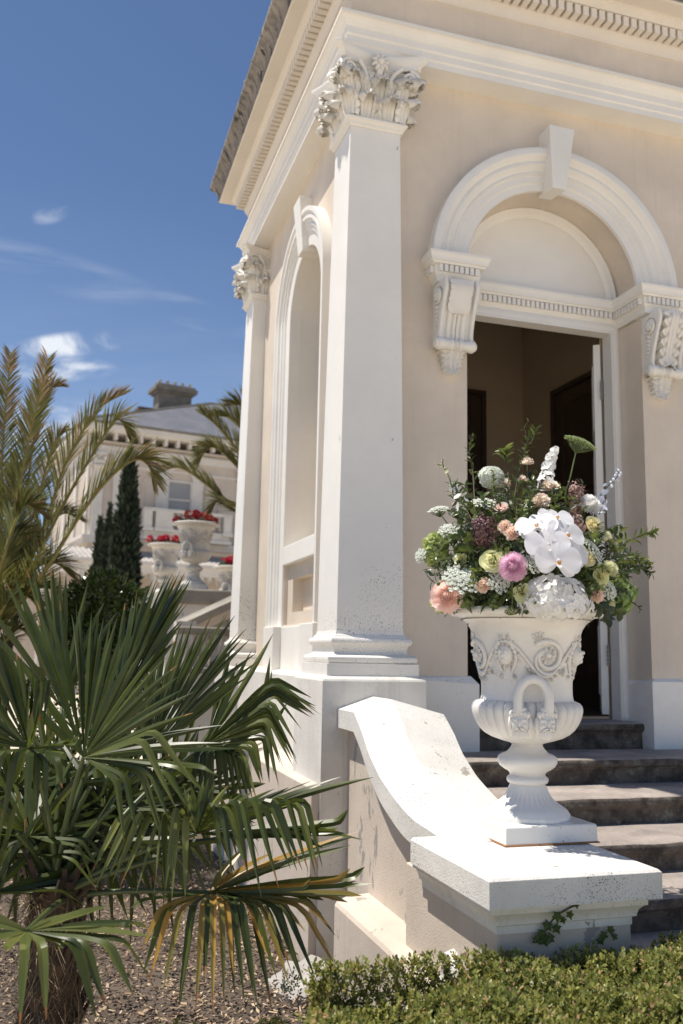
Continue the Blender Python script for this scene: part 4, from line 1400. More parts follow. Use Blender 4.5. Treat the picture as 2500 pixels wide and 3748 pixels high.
# ------------------------------------------------------------------ fan palm
def bez(p0, p1, p2, t): return p0 * (1 - t) ** 2 + 2 * p1 * t * (1 - t) + p2 * t * t
def fan_leaf(parent, hub, segs, mats, wmax=.030, nsub=2, jitter=.02, fuse=.36, name='palm_leaf', rise=.10):
    """hub and segs [(tip, droop)] in angular order; segments between the listed ones are interpolated"""
    full = []
    for i in range(len(segs)):
        full.append((segs[i][0], segs[i][1], segs[i][2] if len(segs[i]) > 2 else None))
        if i < len(segs) - 1:
            for q in range(1, nsub + 1):
                t = q / (nsub + 1)
                a, b = segs[i], segs[i + 1]
                da, db = a[0] - hub, b[0] - hub
                la, lb = np.linalg.norm(da), np.linalg.norm(db)
                d = nrm(da / la * (1 - t) + db / lb * t) * (la * (1 - t) + lb * t) * (1 - rng.uniform(0, .10))
                kk = None
                if len(a) > 2 and len(b) > 2 and a[2] is not None and b[2] is not None:
                    kk = a[2] * (1 - t) + b[2] * t + rng.normal(size=3) * .012
                full.append((hub + d, a[1] * (1 - t) + b[1] * t, kk))
    n = len(full)
    NS = 13
    curves = []
    for tip, dr, kn in full:
        tip = tip + rng.normal(size=3) * jitter
        d = tip - hub
        L_ = np.linalg.norm(d)
        if kn is not None:
            a = hub + (kn - hub) * .84; b_ = kn + (tip - kn) * .14
            pts = []
            for i in range(NS + 1):
                t = i / NS
                if t < .42: pts.append(hub + (a - hub) * (t / .42))
                elif t < .62: pts.append(bez(a, kn, b_, (t - .42) / .20))
                else: pts.append(b_ + (tip - b_) * ((t - .62) / .38))
        elif dr <= 0.02:
            ctrl = hub + d * .5 + V(0, 0, L_ * .04) + rng.normal(size=3) * .01
            pts = [bez(hub, ctrl, tip, i / NS) for i in range(NS + 1)]
        else:
            hz = V(d[0], d[1], 0)
            # the blade goes out, then breaks over and hangs
            knee = hub + hz * (.95 - .35 * dr) + V(0, 0, d[2] * (1 - dr) * .55 + rise * L_ * dr)
            a = hub + (knee - hub) * .78
            b_ = knee + (tip - knee) * .16
            pts = []
            for i in range(NS + 1):
                t = i / NS
                if t < .42: pts.append(hub + (a - hub) * (t / .42))
                elif t < .62: pts.append(bez(a, knee, b_, (t - .42) / .20))
                else: pts.append(b_ + (tip - b_) * ((t - .62) / .38) - V(0, 0, .0))
        curves.append(np.array(pts))
    gs = [G() for _ in mats]
    tg = G()
    for k in range(n):
        pts = curves[k]
        pv = curves[k - 1] if k > 0 else 2 * curves[k] - curves[min(k + 1, n - 1)]
        nx_ = curves[k + 1] if k < n - 1 else 2 * curves[k] - curves[k - 1]
        rows = []
        for i in range(NS + 1):
            t = i / NS
            tan = nrm(pts[min(i + 1, NS)] - pts[max(i - 1, 0)])
            ac = nx_[i] - pv[i]
            gap = np.linalg.norm(ac) / 2
            j0 = max(1, int(NS * .35))
            base = nx_[j0] - pv[j0]
            w = wmax * (.25 + 1.5 * min(1, t / .55)) if t < .5 else wmax
            w = min(wmax, w) * (1 if t < .62 else max(.06, 1 - ((t - .62) / .38) ** 1.6))
            if t <= fuse: w = min(w * 1.3, max(gap * 1.04, .0035))
            acn = ac if t <= fuse else base
            acn = acn - tan * (acn @ tan)
            acn = nrm(acn) if np.linalg.norm(acn) > 1e-6 else nrm(np.cross(tan, V(0, 0, 1)))
            nn_ = np.cross(tan, acn)
            fold = w * .26
            rows.append([pts[i] - acn * w * .5 + nn_ * fold * .5, pts[i] - nn_ * fold * .5, pts[i] + acn * w * .5 + nn_ * fold * .5])
        mi = int(rng.integers(0, len(mats)))
        wmx = rows
        tipk = rng.choice([0, 0, 0, 1])
        gs[mi].grid(rows[:NS + 1 - tipk])
        if tipk: tg.grid(rows[NS - tipk:])
    out = None
    G_ = G()
    for mi, g in enumerate(gs):
        if g.v:
            for vv in [0]:
                pass
            o_ = G_.n
            G_.v.append(np.concatenate(g.v)); G_.n += g.n
            for f in g.f:
                G_.f.append([q + o_ for q in f]); G_.m.append(mi)
    if tg.v:
        o_ = G_.n
        G_.v.append(np.concatenate(tg.v)); G_.n += tg.n
        for f in tg.f:
            G_.f.append([q + o_ for q in f]); G_.m.append(len(mats))
    out = G_.build(name, list(mats) + [M['palm_tip']], parent, smooth=25)
    return out

TD = 4.35                       # distance of the trunk
tb = at(165, 3830, TD + .35)
crown = at(215, 3240, TD)
fp = thing('fan_palm', 'dark green fan palm with a shaggy trunk filling the lower left of the garden bed', 'palm', (tb[0], tb[1], -2.05))
g = G()
nT = 26
rows = []
for i in range(nT + 1):
    t = i / nT
    c = V(tb[0] * (1 - t) + crown[0] * t, tb[1] * (1 - t) + crown[1] * t, -2.08 * (1 - t) + (crown[2] + .02) * t)
    R = .128 - .028 * t + .010 * sin(i * 2.1)
    rows.append([c + V(cos(a), sin(a), 0) * R * (1 + .10 * sin(3 * a + i) + .08 * rng.normal()) + V(0, 0, .01 * rng.normal()) for a in np.linspace(0, 2 * pi, 20, endpoint=False)])
g.grid(rows, closeu=True)
g.build('trunk', M['fibre'], fp, smooth=40)
# old leaf bases wrapped round the trunk
for k in range(30):
    t = rng.uniform(.15, 1.0)
    a = rng.uniform(pi * .95, pi * 2.05) if rng.random() < .75 else rng.uniform(0, 2 * pi)
    c = V(tb[0] * (1 - t) + crown[0] * t, tb[1] * (1 - t) + crown[1] * t, -2.08 * (1 - t) + crown[2] * t)
    R = .120 - .025 * t
    er = V(cos(a), sin(a), 0); et = V(-sin(a), cos(a), 0)
    g = G()
    L_ = rng.uniform(.12, .26)
    lean = rng.uniform(-.4, .4)
    rws = []
    for i in range(6):
        s_ = i / 5
        p = c + er * (R + .01 + .05 * s_ ** 2) + V(0, 0, L_ * s_) + et * lean * L_ * s_
        w = .030 * (1 - .55 * s_)
        rws.append([p - et * w, p + er * .014, p + et * w])
    g.grid(rws)
    g.build('leaf_base', M['straw'] if rng.random() < .12 else M['fibre'], fp, smooth=40)
g = G()
for k in range(1500):                    # loose fibres
    t = rng.uniform(0, 1.0)
    a = rng.uniform(pi * .9, pi * 2.1) if rng.random() < .8 else rng.uniform(0, 2 * pi)
    c = V(tb[0] * (1 - t) + crown[0] * t, tb[1] * (1 - t) + crown[1] * t, -2.05 * (1 - t) + crown[2] * t)
    er = V(cos(a), sin(a), 0)
    p0 = c + er * (.132 - .028 * t)
    d1 = nrm(er * .8 + V(*rng.normal(size=3)) * .8) * rng.uniform(.04, .13)
    p1 = p0 + d1; p2 = p1 + V(*(rng.normal(size=3) * .05)) - V(0, 0, rng.uniform(.01, .10))
    w = .0014
    s_ = nrm(np.cross(d1, V(0, 0, 1))) * w
    g.grid([[p0 - s_, p0 + s_], [bez(p0, p1, p2, .5) - s_, bez(p0, p1, p2, .5) + s_], [p2 - s_ * .5, p2 + s_ * .5]])
o = g.build('trunk_fibre', M['straw'], fp); o['kind'] = 'stuff'

def petiole(hub, r=.011):
    a = crown + V(rng.uniform(-.05, .05), rng.uniform(-.05, .05), -.06)
    d = hub - a
    ctrl = a + V(d[0] * .35, d[1] * .35, max(d[2] * .62, .06))
    g = G(); g.tube([bez(a, ctrl, hub, i / 10) for i in range(11)], [r * 1.5 - r * .7 * i / 10 for i in range(11)], 7)
    return g.build('leaf_stalk', M['petiole'], fp, smooth=60)
def tips(lst, dist, droop=0, dd=None):
    return [(at(p[0], p[1], (p[2] if len(p) > 2 and p[2] else dist)), (p[3] if len(p) > 3 else droop), (at(p[4], p[5], (p[2] or dist) + .03) if len(p) > 5 else None)) for p in lst]
# big front leaf
D = 4.15
hub = at(306, 2772, D)
fan_leaf(fp, hub, tips([(-60, 2420, 4.3), (76, 2192, 4.45), (130, 2196, 4.4), (203, 2196, 4.4), (279, 2208, 4.35), (330, 2228, 4.3), (379, 2245, 4.3), (417, 2277, 4.25), (473, 2308, 4.2), (545, 2364, 4.15), (607, 2420, 4.1), (670, 2484, 4.05), (705, 2535, 4.0), (796, 2667, 3.95), (858, 2757, 3.9), (760, 2900, 3.85, .45), (640, 3010, 3.85, .6), (560, 3060, 3.9, .6), (470, 3080, 3.9, .5)], D), [M['palm'], M['palm']], .028, 1, .012, fuse=.34); petiole(hub)
fan_leaf(fp, hub + V(.0, -.01, 0), tips([(726, 2880, 3.85, .9, 562, 2668), (640, 2960, 3.85, .9, 520, 2700)], D), [M['palm_pale']], .03, 0, .01); 
# bright leaf behind it
hub = at(420, 2600, 4.5)
fan_leaf(fp, hub, tips([(466, 2205), (500, 2170), (545, 2140), (576, 2118), (611, 2098), (634, 2088), (656, 2084), (674, 2088), (690, 2105), (700, 2125), (692, 2210), (674, 2275), (640, 2340)], 4.65), [M['palm']], .034, 1, .008, fuse=.55); petiole(hub)
# upper left leaf
hub = at(225, 2590, 4.6)
fan_leaf(fp, hub, tips([(-110, 2250), (-60, 2190), (20, 2130), (51, 2100), (89, 2085), (114, 2070), (152, 2065), (172, 2065), (196, 2076), (217, 2085), (239, 2105), (321, 2131), (370, 2200), (430, 2250)], 4.75), [M['palm']], .031, 0, .008, fuse=.34); petiole(hub)
# far left leaf with folded-over segments
hub = at(106, 2738, 4.0)
fan_leaf(fp, hub, tips([(-420, 2700), (-330, 2480), (-240, 2330), (-150, 2260), (-60, 2230), (0, 2330), (40, 2380), (69, 2388), (120, 2450)], 4.1) + tips([(114, 2698, 3.92, .7, 150, 2462), (150, 2600, 3.92, .7, 178, 2480)], 3.92), [M['palm']], .030, 2, .012, fuse=.42); petiole(hub)
fan_leaf(fp, hub, tips([(270, 2683, 3.85, .1), (230, 2760, 3.85, .2), (160, 2990, 3.9, .7), (80, 3060, 3.9, .8), (-40, 3050, 3.9, .8), (-200, 2990, 3.9, .7), (-330, 2880, 3.9, .5)], 3.9), [M['palm']], .032, 1, .02); 
# leaves beyond, towards the wall
hub = at(540, 2770, 4.55)
fan_leaf(fp, hub, tips([(450, 2400), (490, 2350), (563, 2322), (607, 2296), (655, 2300), (712, 2270), (775, 2262), (830, 2252), (860, 2258), (899, 2286), (927, 2338), (940, 2420), (900, 2500)], 4.75), [M['palm']], .029, 1, .01, fuse=.34); petiole(hub)
hub = at(752, 2728, 4.75)
fan_leaf(fp, hub, tips([(846, 2365, 4.85), (870, 2420, 4.85), (1007, 2318, 4.85), (980, 2450, 4.8, .05), (940, 2590, 4.75, .3), (1000, 2560, 4.75, .3), (1146, 2565, 4.7, .5, 1000, 2482), (1178, 2619, 4.7, .5, 1010, 2498), (1160, 2597, 4.7, .5, 1003, 2516), (1136, 2623, 4.7, .5, 1000, 2535), (1098, 2722, 4.65, .5, 990, 2560), (1090, 2784, 4.65, .5, 985, 2590), (1063, 2809, 4.65, .5, 980, 2617), (1025, 2820, 4.65, .5, 978, 2640), (1021, 2873, 4.65, .5, 974, 2662), (969, 2867, 4.65, .5, 930, 2712), (940, 2913, 4.65, .5, 885, 2748), (915, 2940, 4.65, .5, 868, 2752), (860, 2960, 4.7, .8), (830, 2925, 4.7, .7), (790, 2990, 4.7, .7), (745, 3010, 4.7, .6), (700, 2960, 4.7, .6)], 4.7), [M['palm'], M['palm_pale'], M['palm']], .030, 1, .012, fuse=.45, rise=.14); petiole(hub)
# leaf reaching right across the pier
hub = at(720, 3052, 4.15)
fan_leaf(fp, hub, tips([(331, 3213, 4.0, .5, 448, 2975), (390, 3235, 4.0, .6, 500, 2968), (443, 3247, 4.0, .6, 551, 2972), (560, 3308, 3.95, .6, 594, 2963), (602, 3269, 3.95, .7, 646, 2948), (660, 3300, 3.95, .7, 680, 2985)], 4.0), [M['palm_pale'], M['palm']], .030, 1, .01, rise=.24); petiole(hub)
fan_leaf(fp, hub, tips([(640, 2880, 4.25), (690, 2900, 4.2), (740, 2850, 4.2), (788, 2862, 4.2), (900, 2900, 4.15), (1010, 2880, 4.1), (1145, 2852, 4.05), (1362, 2840, 4.0), (1180, 3010, 4.0, .1), (1336, 3072, 3.95, .25), (1240, 3030, 3.95, .2), (1185, 3170, 3.95, .6, 1120, 2920), (1160, 3190, 3.95, .6, 1090, 2928), (1110, 3195, 3.9, .7, 1000, 2910), (1075, 3180, 3.9, .7, 960, 2925), (957, 3283, 3.88, .8, 885, 2915), (900, 3200, 3.9, .7, 830, 2940), (820, 3222, 3.9, .8, 785, 2930)], 4.1), [M['palm'], M['palm_pale'], M['palm']], .030, 1, .008, fuse=.38, rise=.16)
# yellowing leaf hanging low
hub = at(766, 3268, 4.2)
E_ = [(480, 3330, 4.1, .3), (520, 3480, 4.05, .6), (551, 3595, 4.05, .7), (603, 3631, 4.0, .75), (660, 3690, 4.0, .8), (712, 3705, 4.0, .85), (745, 3586, 3.95, .85), (774, 3702, 3.95, .9), (820, 3702, 3.95, .9), (851, 3562, 3.95, .85), (886, 3682, 3.95, .9), (916, 3580, 3.95, .85), (949, 3698, 3.95, .9), (985, 3510, 3.95, .8), (1019, 3572, 3.95, .8), (1054, 3609, 3.95, .8), (1085, 3603, 3.98, .8), (1048, 3520, 3.95, .75), (1118, 3603, 4.0, .78), (1160, 3605, 4.0, .75), (1115, 3410, 4.0, .6), (1228, 3545, 4.05, .65), (1200, 3460, 4.05, .6), (1216, 3410, 4.05, .5), (1180, 3347, 4.05, .35), (1274, 3306, 4.1, .3), (1320, 3278, 4.1, .25), (1299, 3227, 4.1, .2), (1280, 3182, 4.15, .1), (1146, 3212, 4.1, .05), (1284, 3090, 4.15, 0), (1311, 3046, 4.15, 0), (1080, 3110, 4.25, 0), (1000, 3120, 4.3, 0), (900, 3120, 4.3, 0)]
fan_leaf(fp, hub, tips(E_, 4.1), [M['palm_yellow'], M['palm_yellow'], M['palm']], .028, 0, .006, fuse=.32, rise=.10); petiole(hub)
fan_leaf(fp, hub + V(.02, .06, -.01), tips([(q[0] + 25, q[1] - 25, q[2] + .12, q[3]) for q in E_[2:-2:2]], 4.3), [M['palm'], M['palm']], .030, 0, .02, fuse=.4)
# low pale leaf at the very front
hub = at(99, 3408, 3.6)
fan_leaf(fp, hub, tips([(-330, 3290, 3.6), (-300, 3420, 3.55, .1), (-190, 3560, 3.5, .6), (20, 3490, 3.5, .1), (78, 3745, 3.45, .85), (165, 3720, 3.45, .85), (238, 3470, 3.5, .1), (353, 3731, 3.5, .75), (388, 3687, 3.5, .7), (500, 3638, 3.55, .6), (545, 3592, 3.6, .5), (576, 3436, 3.6), (480, 3390, 3.65, .1), (545, 3384, 3.7, .25), (400, 3320, 3.7), (300, 3335, 3.75)], 3.6), [M['palm_pale'], M['palm_pale'], M['palm']], .036, 0, .006, fuse=.40, rise=.06); petiole(hub)
# shaded leaves inside and behind the crown
inner = [(40, 2900, 4.5, -.5), (380, 2960, 4.6, .4), (560, 2980, 4.9, .5), (30, 3120, 4.4, -.6), (470, 2880, 5.0, .2), (180, 2850, 5.0, -.2), (620, 2900, 5.1, .5), (300, 3010, 4.9, .1), (300, 3080, 4.55, .3), (110, 3060, 4.3, -.2), (470, 3100, 4.8, .5), (-30, 3270, 4.25, -.5), (200, 3140, 4.7, 0)]
for (x, y, dd, lean) in inner:
    hub = at(x, y, dd)
    tl = []
    for k in range(13):
        a = radians(-150 + 300 * k / 12) + lean
        L_ = rng.uniform(330, 430)
        tx, ty = x + L_ * sin(a), y - L_ * cos(a) * .9
        dr = .65 if cos(a) < .1 else (.3 if cos(a) < .5 else .0)
        tl.append((tx, ty, dd + rng.uniform(-.25, .35), dr))
    fan_leaf(fp, hub, tips(tl, dd), [M['palm']], .032, 1, .02); petiole(hub)
# bare stalks standing in the crown
for (x, y, dd) in [(250, 2900, 4.3), (330, 2880, 4.3), (420, 2950, 4.25), (150, 2950, 4.25), (60, 3050, 4.2), (520, 3010, 4.3), (640, 3130, 4.2), (-40, 2960, 4.3)]:
    petiole(at(x, y, dd), .013)

# ------------------------------------------------------------------ date palms
def frond(parent, pts, width, n=120, mats=None, drytip=.0, name='frond', sag=.18):
    P_ = [np.asarray(p, float) for p in pts]
    # Catmull-Rom through the points
    def cr(t):
        m = len(P_) - 1
        i = min(int(t * m), m - 1); u = t * m - i
        p0 = P_[i - 1] if i > 0 else 2 * P_[0] - P_[1]
        p1, p2 = P_[i], P_[i + 1]
        p3 = P_[i + 2] if i + 2 <= m else 2 * P_[m] - P_[m - 1]
        return .5 * ((2 * p1) + (-p0 + p2) * u + (2 * p0 - 5 * p1 + 4 * p2 - p3) * u * u + (-p0 + 3 * p1 - 3 * p2 + p3) * u ** 3)
    cs = [cr(i / 40) for i in range(41)]
    g = G()
    g.tube(cs, [width * (.062 - .05 * i / 40) for i in range(41)], 6, 0)
    tot = sum(np.linalg.norm(cs[i + 1] - cs[i]) for i in range(40))
    for k in range(n):
        t = .12 + .88 * k / n
        c = cr(t); tan = nrm(cr(min(1, t + .02)) - cr(max(0, t - .02)))
        sd = np.cross(tan, V(0, 0, 1)); sd = nrm(sd) if np.linalg.norm(sd) > .05 else V(1, 0, 0)
        upv = nrm(np.cross(sd, tan))
        for s in (-1, 1):
            l = width * (1.0 - .62 * abs(t - .42) ** 1.3) * rng.uniform(.8, 1.1) * (1 - .45 * max(0, (t - .75) / .25))
            d = nrm(sd * s * rng.uniform(.60, .78) + tan * rng.uniform(.9, 1.25) + upv * rng.uniform(.16, .36))
            tip = c + d * l - V(0, 0, sag * l * rng.uniform(.2, 1))
            midp = c + d * l * .5
            w = nrm(np.cross(d, upv + rng.normal(size=3) * .4)) * width * .023
            dry = rng.random() < drytip * (.1 + 4.5 * t ** 4)
            g.grid([[c - w * .6, c + w * .6], [midp - w, midp + w], [tip - w * .1, tip + w * .1]], 2 if dry else 1)
    return g.build(name, mats or [M['date_rachis'], M['date'], M['date_dry']], parent, smooth=180)
def date_palm(label, base, crown_, fr, width, trunk_r, dry):
    root = thing('date_palm', label, 'palm', tuple(base))
    g = G()
    rows = []
    for i in range(22):
        t = i / 21
        c = V(*base) * (1 - t) + V(*crown_) * t
        R = trunk_r * (1.1 - .2 * t) * (1 + .08 * (i % 2))
        rows.append([c + V(cos(a), sin(a), 0) * R * (1 + .07 * rng.normal()) for a in np.linspace(0, 2 * pi, 16, endpoint=False)])
    g.grid(rows, closeu=True)
    g.build('trunk', M['bark'], root, smooth=30)
    for pts, w in fr:
        frond(root, [crown_] + pts, width * w, 115, drytip=dry)
    return root
DL = 9.6
cl = at(-30, 2330, DL)
def pl_(lst, d): return [at(x, y, (q[0] if q else d)) for x, y, *q in lst]
FR = [
 (pl_([(0, 1950), (12, 1600), (40, 1288)], DL), .9),
 (pl_([(35, 1950), (95, 1660), (178, 1310)], DL - .4), 1.0),
 (pl_([(70, 1990), (125, 1600), (170, 1440), (215, 1412)], DL + .5), .9),
 (pl_([(140, 1980), (240, 1700), (350, 1510), (455, 1438)], DL - .2), 1.0),
 (pl_([(110, 2090), (225, 1860), (340, 1660), (425, 1537), (472, 1590)], DL - .8), 1.0),
 (pl_([(150, 2110), (290, 1890), (400, 1750), (490, 1684), (540, 1700), (566, 1765)], DL - 1.0), 1.05),
 (pl_([(90, 2000), (150, 1780), (200, 1620), (240, 1580)], DL + 1.0), .9),
 (pl_([(60, 2150), (160, 1950), (230, 1880), (290, 1900)], DL + .8), .9),
 (pl_([(-60, 1900), (-90, 1600), (-120, 1400)], DL), 1.0),
 (pl_([(30, 2200), (110, 2090), (200, 2060), (260, 2110)], DL - .6), .9),
 (pl_([(-20, 2000), (30, 1800), (70, 1700)], DL + .5), 1.0),
 (pl_([(0, 2100), (60, 1900), (100, 1850), (150, 1880)], DL - .9), .95),
 (pl_([(-100, 2100), (-250, 1900), (-400, 1900)], DL), 1.0),
 (pl_([(10, 2350), (70, 2300), (120, 2350), (150, 2450)], DL - .6), .9),
 (pl_([(-10, 2150), (20, 2000), (80, 1960), (140, 2000)], DL - .3), 1.0),
 (pl_([(0, 2250), (50, 2180), (110, 2190), (160, 2260)], DL - .8), .9),
 (pl_([(-10, 2250), (50, 2060), (90, 1990), (120, 1960)], DL + .9), 1.0),
 (pl_([(20, 2280), (90, 2180), (170, 2150), (230, 2200)], DL + .4), .9),
 (pl_([(-20, 2200), (10, 2080), (60, 2040), (90, 2090)], DL - .5), .9),
]
date_palm('feathery date palm with brown frond tips rising at the left edge', (cl[0], cl[1], -2.05), cl, FR, .40, .22, .13)
DR = 15.5
cr_ = at(1010, 1860, DR)
FR2 = [
 (pl_([(853, 1850), (763, 1778), (660, 1712), (575, 1732)], DR), 1.0),
 (pl_([(880, 1720), (808, 1650), (763, 1640), (722, 1700)], DR + .3), .9),
 (pl_([(900, 1690), (808, 1572), (738, 1512)], DR - .3), 1.0),
 (pl_([(920, 1640), (860, 1540), (790, 1520)], DR + .6), 1.0),
 (pl_([(960, 1640), (900, 1500), (850, 1480)], DR), 1.0),
 (pl_([(900, 1880), (840, 1860), (800, 1830), (770, 1880)], DR + .5), .85),
 (pl_([(1100, 1650), (1180, 1560), (1260, 1600)], DR), 1.0),
 (pl_([(1120, 1850), (1220, 1820), (1300, 1900)], DR), 1.0),
]
date_palm('grey-green date palm mostly hidden behind the pavilion, its fronds reaching across the mansion', (cr_[0], cr_[1], -1.2), cr_, FR2, .58, .28, .04)

# ------------------------------------------------------------------ cypresses, clipped shrub
def leafcloud(g, n, pos, size, up=.4, mi=0, asp=2.2):
    """n small pointed leaves; pos() returns (point, outward)"""
    for k in range(n):
        p, o = pos()
        d = nrm(o + rng.normal(size=3) * .55 + V(0, 0, up))
        s = nrm(np.cross(d, rng.normal(size=3)))
        l = size * rng.uniform(.6, 1.3); w = l / asp * .5
        m = p + d * l * .5
        g.add([p, m - s * w, p + d * l, m + s * w], [(0, 1, 2, 3)], mi)
def cypress(px, ytop, ybase, d, wpx, label, n):
    top = at(px, ytop, d)
    base = V(top[0], top[1], -2.05)
    H = top[2] - base[2]
    Rm = wpx / FPX * d / 2
    root = thing('cypress_tree', label, 'tree', tuple(base), 'narrow cypresses in front of the mansion')
    g = G(); g.tube([base, base + V(0, 0, H * .9)], [Rm * .16, .02], 8)
    g.build('trunk', M['bark'], root)
    lob = [(rng.uniform(0, 2 * pi), rng.uniform(0.05, .97), rng.uniform(.10, .22)) for _ in range(70)]
    g = G()
    def prof(t): return Rm * (min(1, (1 - t) / .55) ** .8) * (.86 + .14 * min(1, t / .1))
    def pos():
        a0, t0, s0 = lob[rng.integers(len(lob))]
        t = min(.995, max(0, t0 + rng.normal() * .035)); a = a0 + rng.normal() * .38
        R = prof(t) * (1 + .16 * math.exp(-((t - t0) / .03) ** 2) * rng.random()) * rng.uniform(.78, 1.0)
        return base + V(R * cos(a), R * sin(a), H * t), V(cos(a) * .5, sin(a) * .5, .9)
    leafcloud(g, n, pos, H * .028, .9, asp=3.5)
    # dark inner mass
    rows = []
    for i in range(24):
        t = i / 23
        rows.append([base + V(prof(t) * .80 * cos(a) * (1 + .10 * rng.normal()), prof(t) * .80 * sin(a) * (1 + .10 * rng.normal()), H * t) for a in np.linspace(0, 2 * pi, 16, endpoint=False)])
    g.grid(rows, closeu=True)
    g.build('crown', M['cypress'], root, smooth=180)
cypress(478, 1640, 2500, 22, 118, 'tallest dark cypress, standing nearest the urns', 9000)
cypress(402, 1855, 2500, 24, 66, 'middle cypress of the row, half hidden by the tallest one', 3500)
cypress(368, 1900, 2500, 25.5, 60, 'smallest cypress at the left end of the row', 3500)
bc = at(375, 2330, 9.5)
sh = thing('clipped_shrub', 'glossy rounded evergreen shrub below the cypresses', 'shrub', (bc[0], bc[1], -2.05))
g = G()
Rb = np.array([.44, .5, .58])
def pos():
    d = nrm(rng.normal(size=3)); d[2] = abs(d[2]) * 1.1 - .35; d = nrm(d)
    k = 1 + .10 * sin(d[0] * 9 + 1) * cos(d[1] * 8) + .06 * rng.normal()
    return bc + d * Rb * k, d
leafcloud(g, 5200, pos, .062, .1, asp=1.7)
g.sphere(bc, 1, 20, 12, sq=tuple(Rb * .86))
for q in range(3):
    c2 = bc + V(-.75 + .2 * q, .4, -.55)
leafcloud(g, 2600, lambda: (lambda d: (bc + V(-.1, .1, -.75) + d * V(.62, .6, .6), d))(nrm(rng.normal(size=3))), .062, .1, asp=1.7)
g.build('foliage', M['shrub'], sh)
g = G(); g.tube([V(bc[0], bc[1], -2.05), V(bc[0], bc[1], bc[2])], .06, 8); g.build('stem', M['bark'], sh)

# ------------------------------------------------------------------ box hedge
hg_ = thing('box_hedge', 'low clipped box hedge with bright new tips along the foot of the pier', 'hedge', (1.7, 2.9, -2.05))
def htop(x, y):
    return -1.235 + .035 * sin(x * 3.1 + y * 2) + .03 * sin(x * 7 - y * 5) + .02 * sin(x * 15 + y * 11) - .13 * max(0, 1.6 - x)
def inhedge(x, y):
    # plan outline: curved left end round the pier
    lx = .98 + .16 * (y - 2.6) ** 2 * .5 + .15 * max(0, 3.0 - y) * -.4
    return x > lx and y < 3.50 + .03 * sin(x * 9) and y > 2.55 and x < 3.1
g = G(); gd = G()
cnt = 0
HX0, HX1, HY0, HY1 = .8, 3.1, 2.55, 3.5
def sprig(g, p, d, n, l):
    """a shoot: pairs of small oval leaves up a twig"""
    a = nrm(np.cross(d, rng.normal(size=3))); b = np.cross(d, a)
    for k in range(n):
        t = k / n
        ang = k * 2.4 + rng.uniform(-.4, .4)
        out = a * cos(ang) + b * sin(ang)
        q = p + d * (l * (.2 + .9 * t))
        ld = nrm(d * (.45 + .5 * t) + out * (1 - .5 * t))
        s = nrm(np.cross(ld, d + rng.normal(size=3) * .3))
        ll = .020 * rng.uniform(.7, 1.25); w = ll * .27
        m1 = q + ld * ll * .35; m2 = q + ld * ll * .72; up_ = np.cross(s, ld) * .0015
        g.add([q, m1 - s * w, m2 - s * w * .9, q + ld * ll, m2 + s * w * .9, m1 + s * w], [(0, 1, 2, 3), (0, 3, 4, 5)])
while cnt < 9500:
    x, y = rng.uniform(HX0, HX1), rng.uniform(HY0, HY1)
    # keep to what this hedge covers
    if not inhedge(x, y): continue
    if rng.random() < .72:
        z = htop(x, y) - abs(rng.normal()) * .035
        d = nrm(V(rng.normal() * .35, rng.normal() * .35 - .1, 1))
        p = V(x, y, z)
    else:
        # left flank
        lx = .98 + .08 * (y - 2.6) ** 2 - .06 * max(0, 3.0 - y)
        z = rng.uniform(-2.0, htop(lx, y))
        p = V(lx + .03 * rng.normal(), y, z)
        d = nrm(V(-.9, -.3, .6) + rng.normal(size=3) * .3)
        if rng.random() < .35:
            p = V(rng.uniform(1.0, 1.8), 3.5 + .02 * rng.normal(), rng.uniform(-1.5, -1.2)); d = nrm(V(rng.normal() * .4, .4, .9))
    sprig(g, p, d, 9, .045)
    cnt += 1
g.build('leafy_shoots', M['hedge'], hg_)['kind'] = 'stuff'
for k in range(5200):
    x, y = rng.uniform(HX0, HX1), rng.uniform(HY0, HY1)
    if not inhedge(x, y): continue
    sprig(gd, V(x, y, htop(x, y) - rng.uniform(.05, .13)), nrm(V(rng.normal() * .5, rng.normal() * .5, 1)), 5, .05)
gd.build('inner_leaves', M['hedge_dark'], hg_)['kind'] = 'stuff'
g = G()
rows = []
for j in range(14):
    y = 2.55 + .92 * j / 13
    lx = 1.06 + .08 * (y - 2.6) ** 2 - .06 * max(0, 3.0 - y)
    rows.append([(lx, y, -2.06)] + [(lx + (3.05 - lx) * i / 20, y, htop(lx + (3.05 - lx) * i / 20, y) - .12) for i in range(21)] + [(3.05, y, -2.06)])
g.grid(rows)
g.build('twig_core', M['twig'], hg_)
# small tufts of the same planting at the bed's edge
for (x, y) in ((640, 3742), (975, 3745), (1010, 3722)):
    p = at(x, y, 4.3)
    g = G()
    for k in range(14):
        sprig(g, p + V(rng.normal() * .03, rng.normal() * .03, -.06), nrm(V(rng.normal() * .4, rng.normal() * .4, 1)), 8, .05)
    tag(g.build('weed_tuft', M['hedge'], None, loc=p - V(0, 0, .06)), {640: 'small green weed tuft at the bottom edge below the yellow palm leaf', 975: 'leftmost of the two tufts by the bottom edge near the hedge', 1010: 'right-hand tuft of the pair by the bottom edge near the hedge'}[x], 'weed')
# weeds where the wall meets the ground
for (x, y, d, lab) in ((1262, 3560, 5.55, 'straggly grey weed growing in the angle between wall and stair base'), (1060, 3590, 5.9, 'small yellowed weed in the bark mulch near the loose stone')):
    p = at(x, y, d)
    g = G()
    for k in range(26):
        sprig(g, p + V(rng.normal() * .03, rng.normal() * .03, rng.uniform(-.10, .02)), nrm(V(rng.normal() * .6, rng.normal() * .6, 1)), 6, .05)
    tag(g.build('weed', M['leaf_grey'], None, loc=p - V(0, 0, .1)), lab, 'weed')
